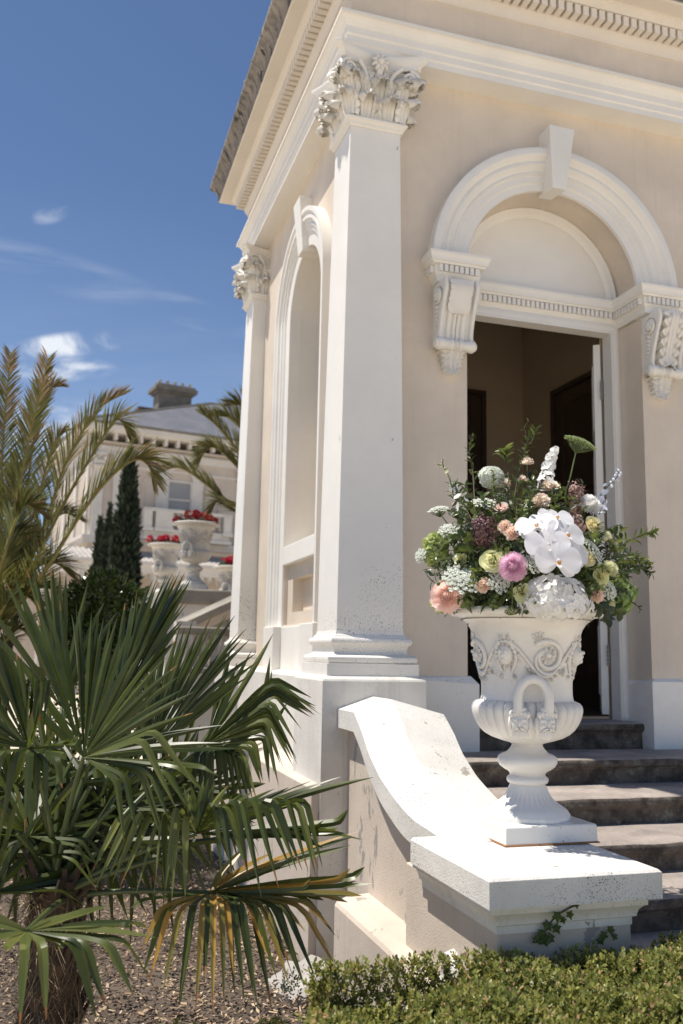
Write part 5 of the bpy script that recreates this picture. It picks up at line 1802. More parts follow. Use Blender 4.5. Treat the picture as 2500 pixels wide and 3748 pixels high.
# ivy climbing the front of the pier
iv = at(2035, 3330, 4.05)
ivr = thing('ivy_vine', 'ivy climbing the front face of the pier under its cap', 'ivy', (2.1, 3.52, -1.3))
ivp = [(1950, 3450), (2000, 3400), (2020, 3370), (2045, 3345), (2090, 3320), (2115, 3310)]
def onY(x, y, Y): r = ray(x, y); return r * (Y / r[1])
pp = [onY(x, y, 3.515 if y > 3360 else 3.475) for x, y in ivp]
g = G(); g.tube(pp, .004, 5); g.build('stem', M['stem_brown'], ivr)
for (x, y, s) in [(1985, 3415, .034), (2005, 3385, .036), (2040, 3350, .034), (2035, 3395, .032), (1990, 3440, .032), (2085, 3345, .026), (2110, 3312, .018), (2060, 3365, .022), (1965, 3435, .03), (2015, 3430, .034), (2210, 3420, .03), (2235, 3400, .028), (2195, 3440, .028), (2250, 3425, .024)]:
    c = onY(x, y, 3.505 if y > 3360 else 3.455)
    a = rng.uniform(-.7, .7) - pi / 2
    e1 = V(cos(a), -.15, sin(a)); e2 = V(-sin(a), -.1, cos(a))
    shp = [(1, 0), (.45, .28), (.25, .75), (-.05, .42), (-.4, .55), (-.35, .0), (-.4, -.55), (-.05, -.42), (.25, -.75), (.45, -.28)]
    g = G()
    g.add([c - V(0, .008, 0)] + [c + (e1 * u + e2 * v) * s for u, v in shp], [(0, i + 1, (i + 1) % 10 + 1) for i in range(10)])
    g.build('ivy_leaf', M['leaf'], ivr)
# ------------------------------------------------------------------ the mansion beyond the garden
SC = 1.6
MU = V(.981, .194, 0); MN = V(.194, -.981, 0)      # along its front, outward towards us
M0 = V(.629, 28.0, 0)
def MP(u, v, w=0): return (M0 + MU * u + MN * w + V(0, 0, v)) * SC
mb = MP(3, -2.05 / SC)
man = thing('mansion', 'large two-storey stuccoed mansion with a slate hipped roof beyond the garden', 'house', tuple(mb))
class MG(G):
    def mbox(s, u0, u1, v0, v1, w0, w1, mi=0):
        vs = []
        for v in (v0, v1):
            for u, w in ((u0, w1), (u1, w1), (u1, w0), (u0, w0)):
                vs.append(MP(u, v, w))
        s.add(vs, [(0, 3, 2, 1), (4, 5, 6, 7), (0, 1, 5, 4), (1, 2, 6, 5), (2, 3, 7, 6), (3, 0, 4, 7)], mi)
VB = -2.05 / SC
g = MG(); g.mbox(0, 9, VB, 6.3, -6, 0); g.build('wall', M['mans'], man)
g = MG()
g.mbox(-.04, 9, 5.97, 6.17, -6, .05); g.mbox(-.06, 9, 6.13, 6.20, -6, .09); g.mbox(-.03, 9, 5.60, 5.66, -6, .03)
g.build('entablature', M['mans_white'], man)
g = MG(); g.mbox(-.12, 9, 6.28, 6.34, -6, .14); g.build('bed_mould', M['mans'], man)
ev = MG()
ev.mbox(-.34, 9.3, 6.58, 6.66, -6.3, .36); ev.mbox(-.40, 9.3, 6.66, 6.80, -6.3, .42)
eav = ev.build('eaves', M['mans_white'], man)
g = MG(); g.mbox(-.43, 9.3, 6.80, 6.88, -6.3, .45); g.build('gutter', M['chim'], man)
br = MG(); br.mbox(-.045, .045, -.2, 0, 0, .26)
d0 = br.build('bracket_proto', M['mans_white'], man); bm_ = d0.data
bm_.transform(Matrix.Translation((ROOTLOC[man.name] - M0 * SC).tolist()))
bpy.data.objects.remove(d0)
for i in range(22):
    p = MP(.22 + i * .395, 6.58, .03)
    put('eaves_bracket', bm_, man, p)
for i in range(8):
    p = MP(-.03, 6.58, -.25 - i * .395)
    put('eaves_bracket', bm_, man, p, (0, 0, -pi / 2))
g = G()
e0, e1, e2, e3 = MP(-.43, 6.86, .45), MP(9.3, 6.86, .45), MP(9.3, 6.86, -6.4), MP(-.43, 6.86, -6.4)
pk, pk2 = MP(4.79, 8.94, -3.0), MP(6.4, 8.94, -3.0)
g.add([e0, e1, e2, e3, pk, pk2], [(0, 1, 5, 4), (1, 2, 5), (2, 3, 4, 5), (3, 0, 4)])
roof = g.build('roof', M['slate'], man)
g = G()
g.tube([e0, pk], .09, 6); g.tube([pk, pk2], .09, 6); g.tube([e1, pk2], .09, 6)
g.build('ridge_capping', M['chim'], roof)
ch = MG()
ch.mbox(2.98, 4.21, 7.4, 9.24, -4.2, -3.5)
ch.mbox(2.90, 4.29, 9.22, 9.30, -4.28, -3.42); ch.mbox(2.81, 4.38, 9.30, 9.46, -4.37, -3.33); ch.mbox(2.88, 4.31, 9.46, 9.55, -4.3, -3.4)
chim = ch.build('chimney', M['chim'], roof, bevel=.03)
for i in range(5):
    for wz in (-4.1, -3.6):
        g = G()
        g.lathe([(.10, 0), (.085, .08), (.085, .16), (.115, .18), (.115, .24), (.07, .24)], MP(3.02 + i * .283, 9.55, wz), 10)
        g.build('chimney_pot', M['tin'], roof)
ch = MG(); ch.mbox(2.62, 3.2, 7.4, 8.82, -5.2, -4.7); ch.mbox(2.55, 3.27, 8.82, 8.9, -5.28, -4.62); ch.build('back_chimney', M['chim'], roof)
# giant pilasters, niches, arched window
def mpil(u, v0, v1, wd=.15, nm='pilaster', w=.07):
    g = MG()
    g.mbox(u - wd, u + wd, v0 + .35, v1 - .55, -.02, w)
    g.mbox(u - wd * 1.25, u + wd * 1.25, v0, v0 + .18, -.02, w * 1.9); g.mbox(u - wd * 1.12, u + wd * 1.12, v0 + .18, v0 + .35, -.02, w * 1.4)
    p = g.build(nm, M['mans_white'], man)
    g = MG()
    g.mbox(u - wd * 1.35, u + wd * 1.35, v1 - .09, v1, -.02, w * 2.4)
    g.mbox(u - wd * .95, u + wd * .95, v1 - .55, v1 - .09, -.02, w * 1.1)
    for r_, z in ((0, -.42), (1, -.27)):
        for q in range(4):
            c = MP(u - wd * .8 + q * wd * .53, v1 + z, w * 1.5)
            g.sphere(c, .105, 7, 5, sq=(1, 1, 1.2))
    for s in (-1, 1):
        g.sphere(MP(u + s * wd * 1.0, v1 - .16, w * 2), .11, 8, 6)
    g.build('capital', M['mans_white'], p)
for u in (.20, .80, 4.9, 5.6, 8.0):
    mpil(u, 3.35, 5.97)
g = MG()
for i in range(3):       # carved return at the left end
    g.mbox(-.07, .02, 3.4, 5.9, -.5 - i * 1.6, -.18 - i * 1.6)
g.build('side_pilaster', M['mans_white'], man)
def march(g, uc, vs, r0, r1, w0, w1, n=16):
    rows = []
    for r, w in ((r0, w0), (r0, w1), (r1, w1), (r1, w0)):
        rows.append([MP(uc + r * cos(pi - pi * i / n), vs + r * sin(pi * i / n), w) for i in range(n + 1)])
    g.grid(rows)
def window(uc, v0, vs, hw, label=None):
    g = MG()
    g.mbox(uc - hw - .36, uc - hw, v0, vs, -.02, .08); g.mbox(uc + hw, uc + hw + .36, v0, vs, -.02, .08)
    march(g, uc, vs, hw, hw + .28, -.02, .09)
    g.mbox(uc - .09, uc + .09, vs + hw - .02, vs + hw + .42, -.02, .14)
    f = g.build('window_frame', M['mans_white'], man)
    g = MG()
    pts = [MP(uc - hw, v0, .015)] + [MP(uc + hw * cos(pi - pi * i / 14), vs + hw * sin(pi * i / 14), .015) for i in range(15)] + [MP(uc + hw, v0, .015)]
    g.add(pts, [list(range(len(pts)))[::-1]])
    g.build('blind', M['blind'], f)
    g = MG(); g.mbox(uc - hw, uc + hw, v0 + .42, v0 + .47, .02, .05); g.mbox(uc - hw, uc - hw + .05, v0, vs, .02, .05); g.mbox(uc + hw - .05, uc + hw, v0, vs, .02, .05)
    g.mbox(uc - hw, uc + hw, vs - .06, vs - .0, .02, .06)
    g.build('sash', M['mans_white'], f)
    g = MG()
    pts = [MP(uc - hw, vs - .02, .02)] + [MP(uc + hw * cos(pi - pi * i / 14), vs + hw * sin(pi * i / 14), .02) for i in range(15)]
    g.add(pts, [list(range(len(pts)))[::-1]])
    g.build('arch_panel', M['mans'], f)
window(2.78, 4.30, 5.36, .40)
window(6.8, 4.30, 5.36, .40)
def mniche(uc):
    g = MG()
    march(g, uc, 5.15, .19, .27, -.02, .035)
    g.mbox(uc - .27, uc - .19, 4.2, 5.15, -.02, .035); g.mbox(uc + .19, uc + .27, 4.2, 5.15, -.02, .035)
    g.build('niche_surround', M['mans'], man)
for u in (1.84, 3.9, 5.3): mniche(u)
# storey cornice and balcony
g = MG(); g.mbox(-.16, 9, 3.17, 3.30, -6, .16); g.mbox(-.22, 9, 3.30, 3.40, -6, .22); g.build('string_course', M['mans_white'], man)
bal = MG()
bal.mbox(1.55, 4.3, 3.44, 3.62, .0, .62); bal.mbox(1.50, 4.35, 3.36, 3.46, .0, .70)
bal.mbox(1.50, 4.35, 4.22, 4.32, .48, .68); bal.mbox(1.60, 4.25, 3.62, 3.70, .50, .66)
for u in (1.62, 2.15, 3.5, 4.2):
    bal.mbox(u - .13 - (.16 if u == 2.15 else 0), u + .13 + (.12 if u == 2.15 else 0), 3.6, 4.26, .47, .70)
    bal.mbox(u - .17 - (.16 if u == 2.15 else 0), u + .17 + (.12 if u == 2.15 else 0), 3.6, 3.72, .45, .73)
bo = bal.build('balcony', M['mans_white'], man)
for i in range(14):
    u = 1.75 + i * .17
    if any(abs(u - q) < .2 for q in (2.15, 3.5)) : continue
    g = G(); g.lathe([(.05, 0), (.05, .08), (.035, .14), (.075, .32), (.04, .62), (.035, .75), (.05, .8), (.05, .86)], MP(u, 3.68, .58), 8)
    g.build('baluster', M['mans'], bo)
# verandah with a tin roof, iron lace and columns
g = G()
rows = []
nU = 100
for i in range(nU + 1):
    u = -1.6 + 7.6 * i / nU
    rows.append([MP(u, 3.0, .15), MP(u, 2.55, 1.6)])
rows = [[a + MN * .0 + V(0, 0, .035 * SC * (i % 2)), b + V(0, 0, .035 * SC * (i % 2))] for i, (a, b) in enumerate(rows)]
g.grid(rows)
vr = g.build('verandah_roof', M['tin'], man, smooth=None)
g = MG(); g.mbox(-1.65, 6.05, 2.46, 2.56, 1.5, 1.7); g.mbox(-1.6, 6.0, 2.26, 2.46, 1.55, 1.62); g.build('verandah_beam', M['mans_white'], man)
for i in range(8):
    g = G(); g.tube([MP(-1.5 + i * 1.05, VB, 1.58), MP(-1.5 + i * 1.05, 2.3, 1.58)], .085, 8); g.build('verandah_column', M['mans_white'], man)
for i in range(30):
    g = MG()
    u = -1.55 + i * .25
    for q in range(5):
        a = pi * q / 4
        g.tube([MP(u + .10 * cos(a + j * .8) * (1 - .12 * j), 2.24 - .06 - .10 * sin(a + j * .8), 1.585) for j in range(5)], .022, 5)
    g.mbox(u - .12, u + .13, 2.22, 2.26, 1.57, 1.6)
    g.tube([MP(u - .125, 2.25, 1.585), MP(u - .125, 2.05 - .06 * (i % 2), 1.585)], .03, 5)
    g.build('iron_lace', M['mans_white'], man)
g = MG(); g.mbox(-3.4, 0, VB, 2.3, -3, -.6); g.build('service_wing', M['mans'], man)

# ------------------------------------------------------------------ garden terrace with urns
ter = thing('terrace_wall', 'weathered stone terrace wall with a sloping stair balustrade below the far urns', 'wall', (3.2, 15.0, -2.05))
g = G()
u1 = at(718, 2160, 15.3)
g.box(u1[0] - .52, u1[0] + .52, u1[1] - .5, u1[1] + .5, -2.05, u1[2] - .26)
g.build('pier', M['dirty_white'], ter)
g = G(); g.box(u1[0] - .62, u1[0] + .62, u1[1] - .6, u1[1] + .6, u1[2] - .26, u1[2] - .02)
g.build('pier_coping', M['moss'], ter, bevel=.03)
# raking balustrade descending towards the left
def rake(a, b, h, t, name, mat, z0=0, z1=0):
    g = G()
    d = nrm(V(b[0] - a[0], b[1] - a[1], 0)); s = V(-d[1], d[0], 0) * t / 2
    vs = [a - s + V(0, 0, z0), a + s + V(0, 0, z0), a + s + V(0, 0, z0 + h), a - s + V(0, 0, z0 + h), b - s + V(0, 0, z1), b + s + V(0, 0, z1), b + s + V(0, 0, z1 + h), b - s + V(0, 0, z1 + h)]
    g.add(vs, [(0, 1, 2, 3), (7, 6, 5, 4), (0, 4, 5, 1), (1, 5, 6, 2), (2, 6, 7, 3), (3, 7, 4, 0)])
    return g.build(name, mat, ter)
a, b = at(655, 2290, 13.2), at(960, 2150, 13.8)
rake(a, b, .11, .5, 'raking_coping', M['moss'], -.06, -.06)
rake(a, b, .13, .40, 'raking_bed_mould', M['beige_old'], -.20, -.20)
rake(a, b, .10, .32, 'raking_fillet', M['moss'], -.31, -.31)
rake(a, b, .50, .22, 'raking_panel', M['mans'], -.82, -.82)
rake(a, b, 1.6, .36, 'raking_wall', M['dirty_white'], -2.42, -2.42)
for i in range(16):
    t = i / 15
    c = a * (1 - t) + b * t + V(0, -.16, -.80)
    g = G(); g.lathe([(.04, 0), (.028, .06), (.05, .16), (.03, .34), (.04, .40)], c, 8); g.build('baluster', M['mans_white'], ter)
g = G(); p = at(672, 2420, 13.0); g.box(p[0] - .14, p[0] + .14, p[1] - .14, p[1] + .14, -2.05, p[2] + .55)
g.build('newel_post', M['mans_white'], ter)
g = G(); p = at(905, 2480, 11.8); g.box(p[0] - .9, p[0] + 1.2, p[1] - .25, p[1] + .25, -2.05, p[2] + .05)
g.build('low_wall', M['dirty_white'], ter)
g = G(); g.box(p[0] - .95, p[0] + 1.2, p[1] - .3, p[1] + .3, p[2] + .05, p[2] + .13)
g.build('low_coping', M['moss'], ter, bevel=.02)
for i in range(13):
    g = G(); g.lathe([(.045, 0), (.03, .06), (.055, .16), (.03, .34), (.045, .40)], (p[0] - .8 + .12 * i, p[1], p[2] + .13), 8); g.build('baluster', M['mans_white'], ter)
g = G(); g.box(p[0] - .95, p[0] + 1.2, p[1] - .25, p[1] + .25, p[2] + .53, p[2] + .62); g.build('handrail', M['moss'], ter, bevel=.02)
u2 = at(605, 2300, 19.5); u3 = at(852, 2300, 18.5)
for q, nm in ((u2, 'pier'), (u3, 'pier')):
    zt = {id(u2): at(608, 1990, 19.5)[2] - 1.12, id(u3): at(850, 2074, 18.5)[2] - 1.12}[id(q)]
    g = G(); g.box(q[0] - .5, q[0] + .5, q[1] - .5, q[1] + .5, -2.05, zt); g.build(nm, M['dirty_white'], ter)
def far_urn(px, yrim, d, label, scale=1.0):
    r = at(px, yrim, d)
    loc = (r[0], r[1], r[2] - 1.10 * scale)
    c = copy_tree(urn)
    c.location = loc
    c.scale = (scale,) * 3
    c['label'] = label
    c.rotation_euler = (0, 0, -.18)
    for ch in [q for q in bpy.data.objects if q.parent == c]:
        for sl in ch.material_slots:
            if sl.material == M['iron']:
                sl.link = 'OBJECT'; sl.material = M['iron_old']
    return V(*loc) + V(0, 0, 1.07 * scale)
fu = []
fu.append((far_urn(718, 1920, 15.3, 'far urn with red geraniums, highest of the group on the terrace'), 'red and coral geraniums in the highest of the far urns', ((-.30, 1), (-.02, 1), (.12, 0), (.22, 0), (.30, 1), (-.12, 0), (.0, 0), (.16, 0))))
fu.append((far_urn(608, 1996, 19.5, 'far urn left of the highest one, partly overlapped by it'), 'crimson geraniums in the far urn beside the cypress', ((-.33, 1), (-.12, 1), (.02, 1), (.16, 1), (.25, 1), (-.02, 1), (.2, 0))))
fu.append((far_urn(852, 2078, 18.5, 'far urn cut off by the corner of the pavilion'), 'red geraniums in the far urn cut off by the pavilion', ((-.15, 1), (-.05, 1), (.05, 0), (.15, 1), (.0, 1))))
for c, lab, cl_ in fu:
    root = thing('geranium', lab, 'flowers', tuple(c))
    g = G()
    leafcloud(g, 160, lambda: (c + V(rng.uniform(-.28, .28), rng.uniform(-.2, .2), rng.uniform(0, .08)), V(0, -.3, .6)), .07, .3, asp=1.2)
    g.build('foliage', M['leaf_grey'], root)
    for dx, kind in cl_:
        h = rng.uniform(.08, .20)
        h = .19 if kind and abs(dx) < .1 else h
        p = c + V(dx * 1.05, rng.uniform(-.18, .1), h)
        g = G()
        g.tube([c + V(dx * .5, 0, -.02), p], .008, 5, 1)
        leafcloud(g, 90, lambda: (lambda d: (p + d * .045, d))(nrm(rng.normal(size=3))), .045, .1, asp=1.2)
        g.build('flower_head', [P['red'] if kind else P['coral'], M['stem']], root)
# ------------------------------------------------------------------ flowers in the urn
BC = V(2.30, 4.20, .42)                    # heart of the bouquet
BR = V(.50, .50, .50)
CAMV = nrm(BC)
def dome(x, y, k=1.0):
    """point of the bouquet's dome seen at a pixel (its rim plane where the ray passes outside)"""
    r = ray(1450 + .6378 * x, 1500 + .6378 * y)
    a = r / BR; b = BC / BR
    A_, B_, C_ = a @ a, a @ b, b @ b - k * k
    disc = B_ * B_ - A_ * C_
    if disc > 0:
        t = (B_ - sqrt(disc)) / A_
        return r * t
    n_ = V(CAMV[0], CAMV[1], 0)
    return r * ((BC @ n_) / (r @ n_)) - r * .0
def pxm(n): return n * .6378 / FPX * 4.45      # zoom pixels to metres
def frame(nv, roll=0):
    nv = nrm(nv)
    ref = V(0, 0, 1) if abs(nv[2]) < .92 else V(0, 1, 0)
    a = nrm(np.cross(ref, nv)); b = np.cross(nv, a)
    return a * cos(roll) + b * sin(roll), -a * sin(roll) + b * cos(roll), nv
def petal(g, c, ex, ey, ez, L_, W_, cup=.3, curl=0, tipw=.5, ruff=0, ny=5, nx=5, mi=0, base=.25):
    """petal from c along ex, width along ey, ez towards the viewer side"""
    rows = []
    ph = rng.uniform(0, 6)
    for i in range(ny + 1):
        t = i / ny
        w = W_ * .5 * (base + (1 - base) * sin(min(1, t / .75) * pi / 2)) * (1 if t < .72 else sqrt(max(0.0, 1 - ((t - .72) / .30) ** 2)) * (1 - tipw) + tipw * (1 - (t - .72) / .28 * .35))
        x = L_ * t
        z = cup * L_ * (t ** 1.6) - curl * L_ * max(0, t - .6) ** 2 * 4
        row = []
        for j in range(nx):
            u = -1 + 2 * j / (nx - 1)
            row.append(c + ex * (x - .06 * L_ * u * u * t) + ey * w * u + ez * (z + cup * .35 * W_ * u * u + ruff * L_ * sin(u * 5 + ph + t * 3) * t))
        rows.append(row)
    g.grid(rows, mi)
def rose(g, c, nv, R, mi=0, turns=34, openness=1.0):
    ex, ey, ez = frame(nv, rng.uniform(0, 6))
    for k in range(turns):
        f = k / turns
        th = k * 2.4
        rad = ex * cos(th) + ey * sin(th)
        tn = -ex * sin(th) + ey * cos(th)
        lean = (.10 + 1.05 * f ** 1.25) * openness
        d = nrm(ez * cos(lean) + rad * sin(lean)); nn_ = nrm(ez * sin(lean) - rad * cos(lean))
        L_ = R * (.60 + .38 * f); W_ = R * (.50 + .75 * f)
        petal(g, c - ez * R * .55 + rad * R * (.02 + .10 * f), d, tn, nn_, L_ * 1.05, W_, cup=.10, curl=.22 * f, tipw=.62, ruff=.02, mi=mi)
def mum(g, c, nv, R, n=230, mi=0, incurve=.6, wid=.15, cone=2.3, length=1.0):
    ex, ey, ez = frame(nv, rng.uniform(0, 6))
    for k in range(n):
        f = (k + .5) / n
        th = k * 2.39996
        po = f ** .62 * cone * .5 + .02
        d = ez * cos(po) + (ex * cos(th) + ey * sin(th)) * sin(po)
        tn = nrm(np.cross(d, ez + ex * .001)); up_ = nrm(np.cross(tn, d))
        if up_ @ ez < 0: up_ = -up_
        L_ = R * .62 * (.75 + .3 * f) * rng.uniform(.9, 1.12) * length
        petal(g, c + d * R * .42, d, tn, up_, L_, R * wid * rng.uniform(.85, 1.15), cup=incurve * (1 - f) * .6 + .02, curl=-.06, tipw=.35, ny=3, nx=3, mi=mi)
    g.sphere(c, R * .5, 10, 7, mi)
def carnation(g, c, nv, R, mi=0, n=46):
    ex, ey, ez = frame(nv, rng.uniform(0, 6))
    for k in range(n):
        f = k / n
        th = k * 2.4
        po = .12 + 1.35 * f
        d = nrm(ez * cos(po) + (ex * cos(th) + ey * sin(th)) * sin(po))
        tn = nrm(np.cross(d, ez + ex * .001)); up_ = nrm(np.cross(tn, d))
        petal(g, c - ez * R * .45, d, tn, up_, R * rng.uniform(.85, 1.12), R * .62, cup=.06, curl=-.02, tipw=.85, ruff=.09, ny=4, nx=7, mi=mi)
def floret4(g, c, nv, R, mi=0, n=4, cup=.1, tipw=.55, wid=1.05):
    ex, ey, ez = frame(nv, rng.uniform(0, 6))
    for k in range(n):
        th = 2 * pi * k / n + rng.normal() * .06
        d = ex * cos(th) + ey * sin(th); tn = -ex * sin(th) + ey * cos(th)
        petal(g, c, d, tn, ez, R, R * wid, cup=cup, tipw=tipw, ruff=.03, ny=4, nx=5, mi=mi, base=.15)
def cluster(g, c, rx, n, fn, nv=None, squash=(1, 1, 1), half=True, lump=.10, core=0, mi=0):
    """florets spread evenly over a lumpy ellipsoid"""
    ph = rng.uniform(0, 6, 3)
    for k in range(n):
        z = 1 - 2 * (k + .5) / n; th = k * 2.39996 + ph[0]
        d = nrm(V(sqrt(1 - z * z) * cos(th), sqrt(1 - z * z) * sin(th), z) + rng.normal(size=3) * .5 / sqrt(n))
        if nv is not None and half and d @ nv < -.35: continue
        lm = 1 + lump * (sin(d[0] * 5 + ph[0]) * sin(d[1] * 5 + ph[1]) + sin(d[2] * 6 + ph[2])) * .8 + lump * .35 * rng.normal()
        p = c + d * rx * V(*squash) * lm
        fn(p, nrm(d + rng.normal(size=3) * .25))
    if core: g.sphere(c, rx * core, 14, 10, mi, sq=squash)
def umbel(g, c, nv, R, mi_f=0, mi_s=1, n=34, dome_=.35, dens=9, fl=.0042, stem=True):
    """lace flower: rays from a point, each ending in a small flat cluster"""
    ex, ey, ez = frame(nv, rng.uniform(0, 6))
    apex = c - ez * R * .75
    for k in range(n):
        rr = R * sqrt((k + .5) / n); th = k * 2.39996
        p = c + (ex * cos(th) + ey * sin(th)) * rr + ez * (dome_ * R * (1 - (rr / R) ** 2) - .1 * R)
        if stem: g.tube([apex, bez(apex, (apex + p) / 2 + (p - c) * .22, p, .5), p], [.0014, .0011, .0010], 4, mi_s, cap=False)
        for q in range(dens):
            a2, r2 = rng.uniform(0, 2 * pi), R / sqrt(n) * .95 * sqrt(rng.random())
            pp = p + (ex * cos(a2) + ey * sin(a2)) * r2 + ez * rng.uniform(0, .15) * R / sqrt(n)
            s = fl * rng.uniform(.7, 1.3)
            e1, e2, e3 = frame(ez + rng.normal(size=3) * .5, rng.uniform(0, 6))
            g.add([pp + e1 * s, pp + e2 * s, pp - e1 * s, pp - e2 * s, pp + e3 * s * .7], [(0, 1, 4), (1, 2, 4), (2, 3, 4), (3, 0, 4)], mi_f)
    return apex
def leaf1(g, p, d, s_up, L_, W_, mi=0, bend=.2, n=4):
    d = nrm(d); side = np.cross(d, s_up)
    side = nrm(side) if np.linalg.norm(side) > 1e-3 else V(1, 0, 0)
    up_ = np.cross(side, d)
    rows = []
    for i in range(n + 1):
        t = i / n
        w = W_ * .5 * (sin(pi * (.06 + .94 * t)) ** .75 if t < 1 else .02)
        q = p + d * L_ * t - up_ * bend * L_ * t * t
        rows.append([q - side * w + up_ * w * .35, q, q + side * w + up_ * w * .35])
    g.grid(rows, mi)
def sprigs(pts, n, L_, W_, mats, loc_label, nm='foliage_sprig', group=None, rad=.0028, spread=.9, whorl=0, cat='foliage', tipleaf=True, start=.15):
    """a stem with leaves all along it"""
    pts = [V(*p) for p in pts]
    m = len(pts) - 1
    def cr(t):
        i = min(int(t * m), m - 1); u = t * m - i
        p0 = pts[i - 1] if i > 0 else 2 * pts[0] - pts[1]
        p1, p2 = pts[i], pts[i + 1]; p3 = pts[i + 2] if i + 2 <= m else 2 * pts[m] - pts[m - 1]
        return .5 * ((2 * p1) + (-p0 + p2) * u + (2 * p0 - 5 * p1 + 4 * p2 - p3) * u * u + (-p0 + 3 * p1 - 3 * p2 + p3) * u ** 3)
    root = thing(nm, loc_label, cat, tuple(pts[0]), group)
    g = G(); g.tube([cr(i / 16) for i in range(17)], [rad * (1.2 - .7 * i / 16) for i in range(17)], 6)
    g.build('stem', mats[1], root)
    g = G()
    for k in range(n):
        t = start + (1 - start) * (k / max(1, n - 1)) ** (.8 if whorl else 1)
        c = cr(min(t, .999)); tan = nrm(cr(min(1, t + .03)) - cr(max(0, t - .03)))
        a, b, _ = frame(tan)
        th = k * 2.4 + rng.uniform(-.3, .3)
        out = a * cos(th) + b * sin(th)
        d = nrm(out * spread + tan * rng.uniform(.5, .9))
        leaf1(g, c, d, nrm(tan + rng.normal(size=3) * .25), L_ * rng.uniform(.7, 1.15) * (1 - .3 * t), W_ * rng.uniform(.8, 1.2), bend=rng.uniform(.0, .35))
    g.build('leaves', mats[0], root, smooth=60)
    return root
SH = 'flowers standing in the white urn'
def bloom(nm, label, cat, mats, fn, x, y, k=1.0, nv=None, up=.25, part='petals', stem=True, smooth=70):
    """one flower: its head and the stem that runs down into the urn"""
    c = dome(x, y, k)
    o = nrm((c - BC) / BR)
    n0 = nrm(o * .75 - CAMV * .55 + V(0, 0, up)) if nv is None else nrm(V(*nv))
    root = thing(nm, label, cat, tuple(c))
    g = G()
    fn(g, c, n0)
    g.build(part, mats, root, smooth=smooth)
    if stem:
        foot = V(URN[0], URN[1], .18) + V(o[0] * .10, o[1] * .08, 0)
        g = G(); g.tube([bez(foot, BC * .5 + foot * .5 + (c - BC) * .3, c - n0 * .02, i / 6) for i in range(7)], .003, 5)
        g.build('stem', M['stem'], root)
    return root
# dark heart of leaves that carries the stems
fo = thing('foliage_bed', 'dense dark leaves packed in the urn beneath the blooms', 'foliage', (URN[0], URN[1], .19))
g = G()
leafk = 0
for k in range(3000):
    d = nrm(rng.normal(size=3)); d[2] = d[2] * .9 + .12
    r_ = rng.uniform(.40, .97)
    p = BC + V(0, 0, -.02) + d * BR * r_
    if p[2] < .235: p[2] = .235 + rng.uniform(0, .06)
    hr = np.hypot(p[0] - URN[0], p[1] - URN[1])
    if p[2] > .70 and rng.random() < .45: continue
    leaf1(g, p, nrm(d + rng.normal(size=3) * .7), nrm(d + V(0, 0, .5)), rng.uniform(.035, .085), rng.uniform(.012, .028), mi=int(rng.random() * 3) % 2 if rng.random() < .6 else 0, bend=rng.uniform(0, .5))
b_ = g.build('leaves', [M['leaf'], M['leaf_grey']], fo); b_['kind'] = 'stuff'
g = G()
for k in range(60):
    d = nrm(rng.normal(size=3) + V(0, 0, .5))
    a = V(URN[0] + rng.uniform(-.12, .12), URN[1] + rng.uniform(-.12, .12), .2)
    g.tube([a, BC + d * BR * .8], .0028, 5)
b_ = g.build('stems', M['stem'], fo); b_['kind'] = 'stuff'

# --- blooms, located by eye from the photograph
bloom('rose', 'lime green rose beside the pink chrysanthemum', 'rose', P['lime'], lambda g, c, n: rose(g, c, n, pxm(72)), 548, 865, 1.04)
bloom('rose', 'lime green rose low at the centre just above the urn rim', 'rose', P['lime'], lambda g, c, n: rose(g, c, n, pxm(58)), 725, 1056, 1.02, up=.1)
bloom('rose', 'pale yellow rose at the upper right below the white chrysanthemum', 'rose', P['yellow'], lambda g, c, n: rose(g, c, n, pxm(60)), 1140, 655, .98)
bloom('rose', 'pale yellow rose tucked behind the right edge of the lowest orchid', 'rose', P['yellow'], lambda g, c, n: rose(g, c, n, pxm(58)), 1092, 845, .97)
bloom('rose', 'yellow-green rose half hidden by a small cream chrysanthemum', 'rose', P['lime'], lambda g, c, n: rose(g, c, n, pxm(55)), 1180, 955, .97)
bloom('lisianthus', 'yellow-green lisianthus behind leaves at the left', 'lisianthus', P['lime'], lambda g, c, n: rose(g, c, n, pxm(50), turns=20), 365, 850, .96)
bloom('chrysanthemum', 'large pink pompon chrysanthemum at the centre of the bouquet', 'chrysanthemum', P['pink'], lambda g, c, n: mum(g, c - n * .02, n, pxm(80), 360, wid=.15, cone=3.5, incurve=.9), 670, 898, 1.06, up=.12)
bloom('chrysanthemum', 'large white incurved chrysanthemum at the upper right', 'chrysanthemum', P['ivory'] if False else P['white'], lambda g, c, n: mum(g, c, n, pxm(70), 340, incurve=.8, wid=.15, cone=3.3), 1105, 552, .98)
bloom('chrysanthemum', 'small cream chrysanthemum with a green eye over the yellow-green rose', 'chrysanthemum', P['cream'], lambda g, c, n: mum(g, c, n, pxm(54), 190, wid=.13, cone=2.6), 1218, 920, 1.02, nv=(.1, -.9, .35))
bloom('chrysanthemum', 'small cream chrysanthemum turned sideways near the right branches', 'chrysanthemum', P['cream'], lambda g, c, n: mum(g, c, n, pxm(42), 120, wid=.17, cone=2.2), 1198, 735, .97, nv=(.7, -.4, .5))
bloom('chrysanthemum', 'small cream chrysanthemum low at the right above the urn rim', 'chrysanthemum', P['cream'], lambda g, c, n: mum(g, c, n, pxm(36), 100, wid=.15), 1222, 1115, .97, nv=(.5, -.8, -.1))
bloom('chrysanthemum', 'small cream chrysanthemum deep among the right-hand leaves', 'chrysanthemum', P['cream'], lambda g, c, n: mum(g, c, n, pxm(34), 90, wid=.15), 1295, 805, .95)
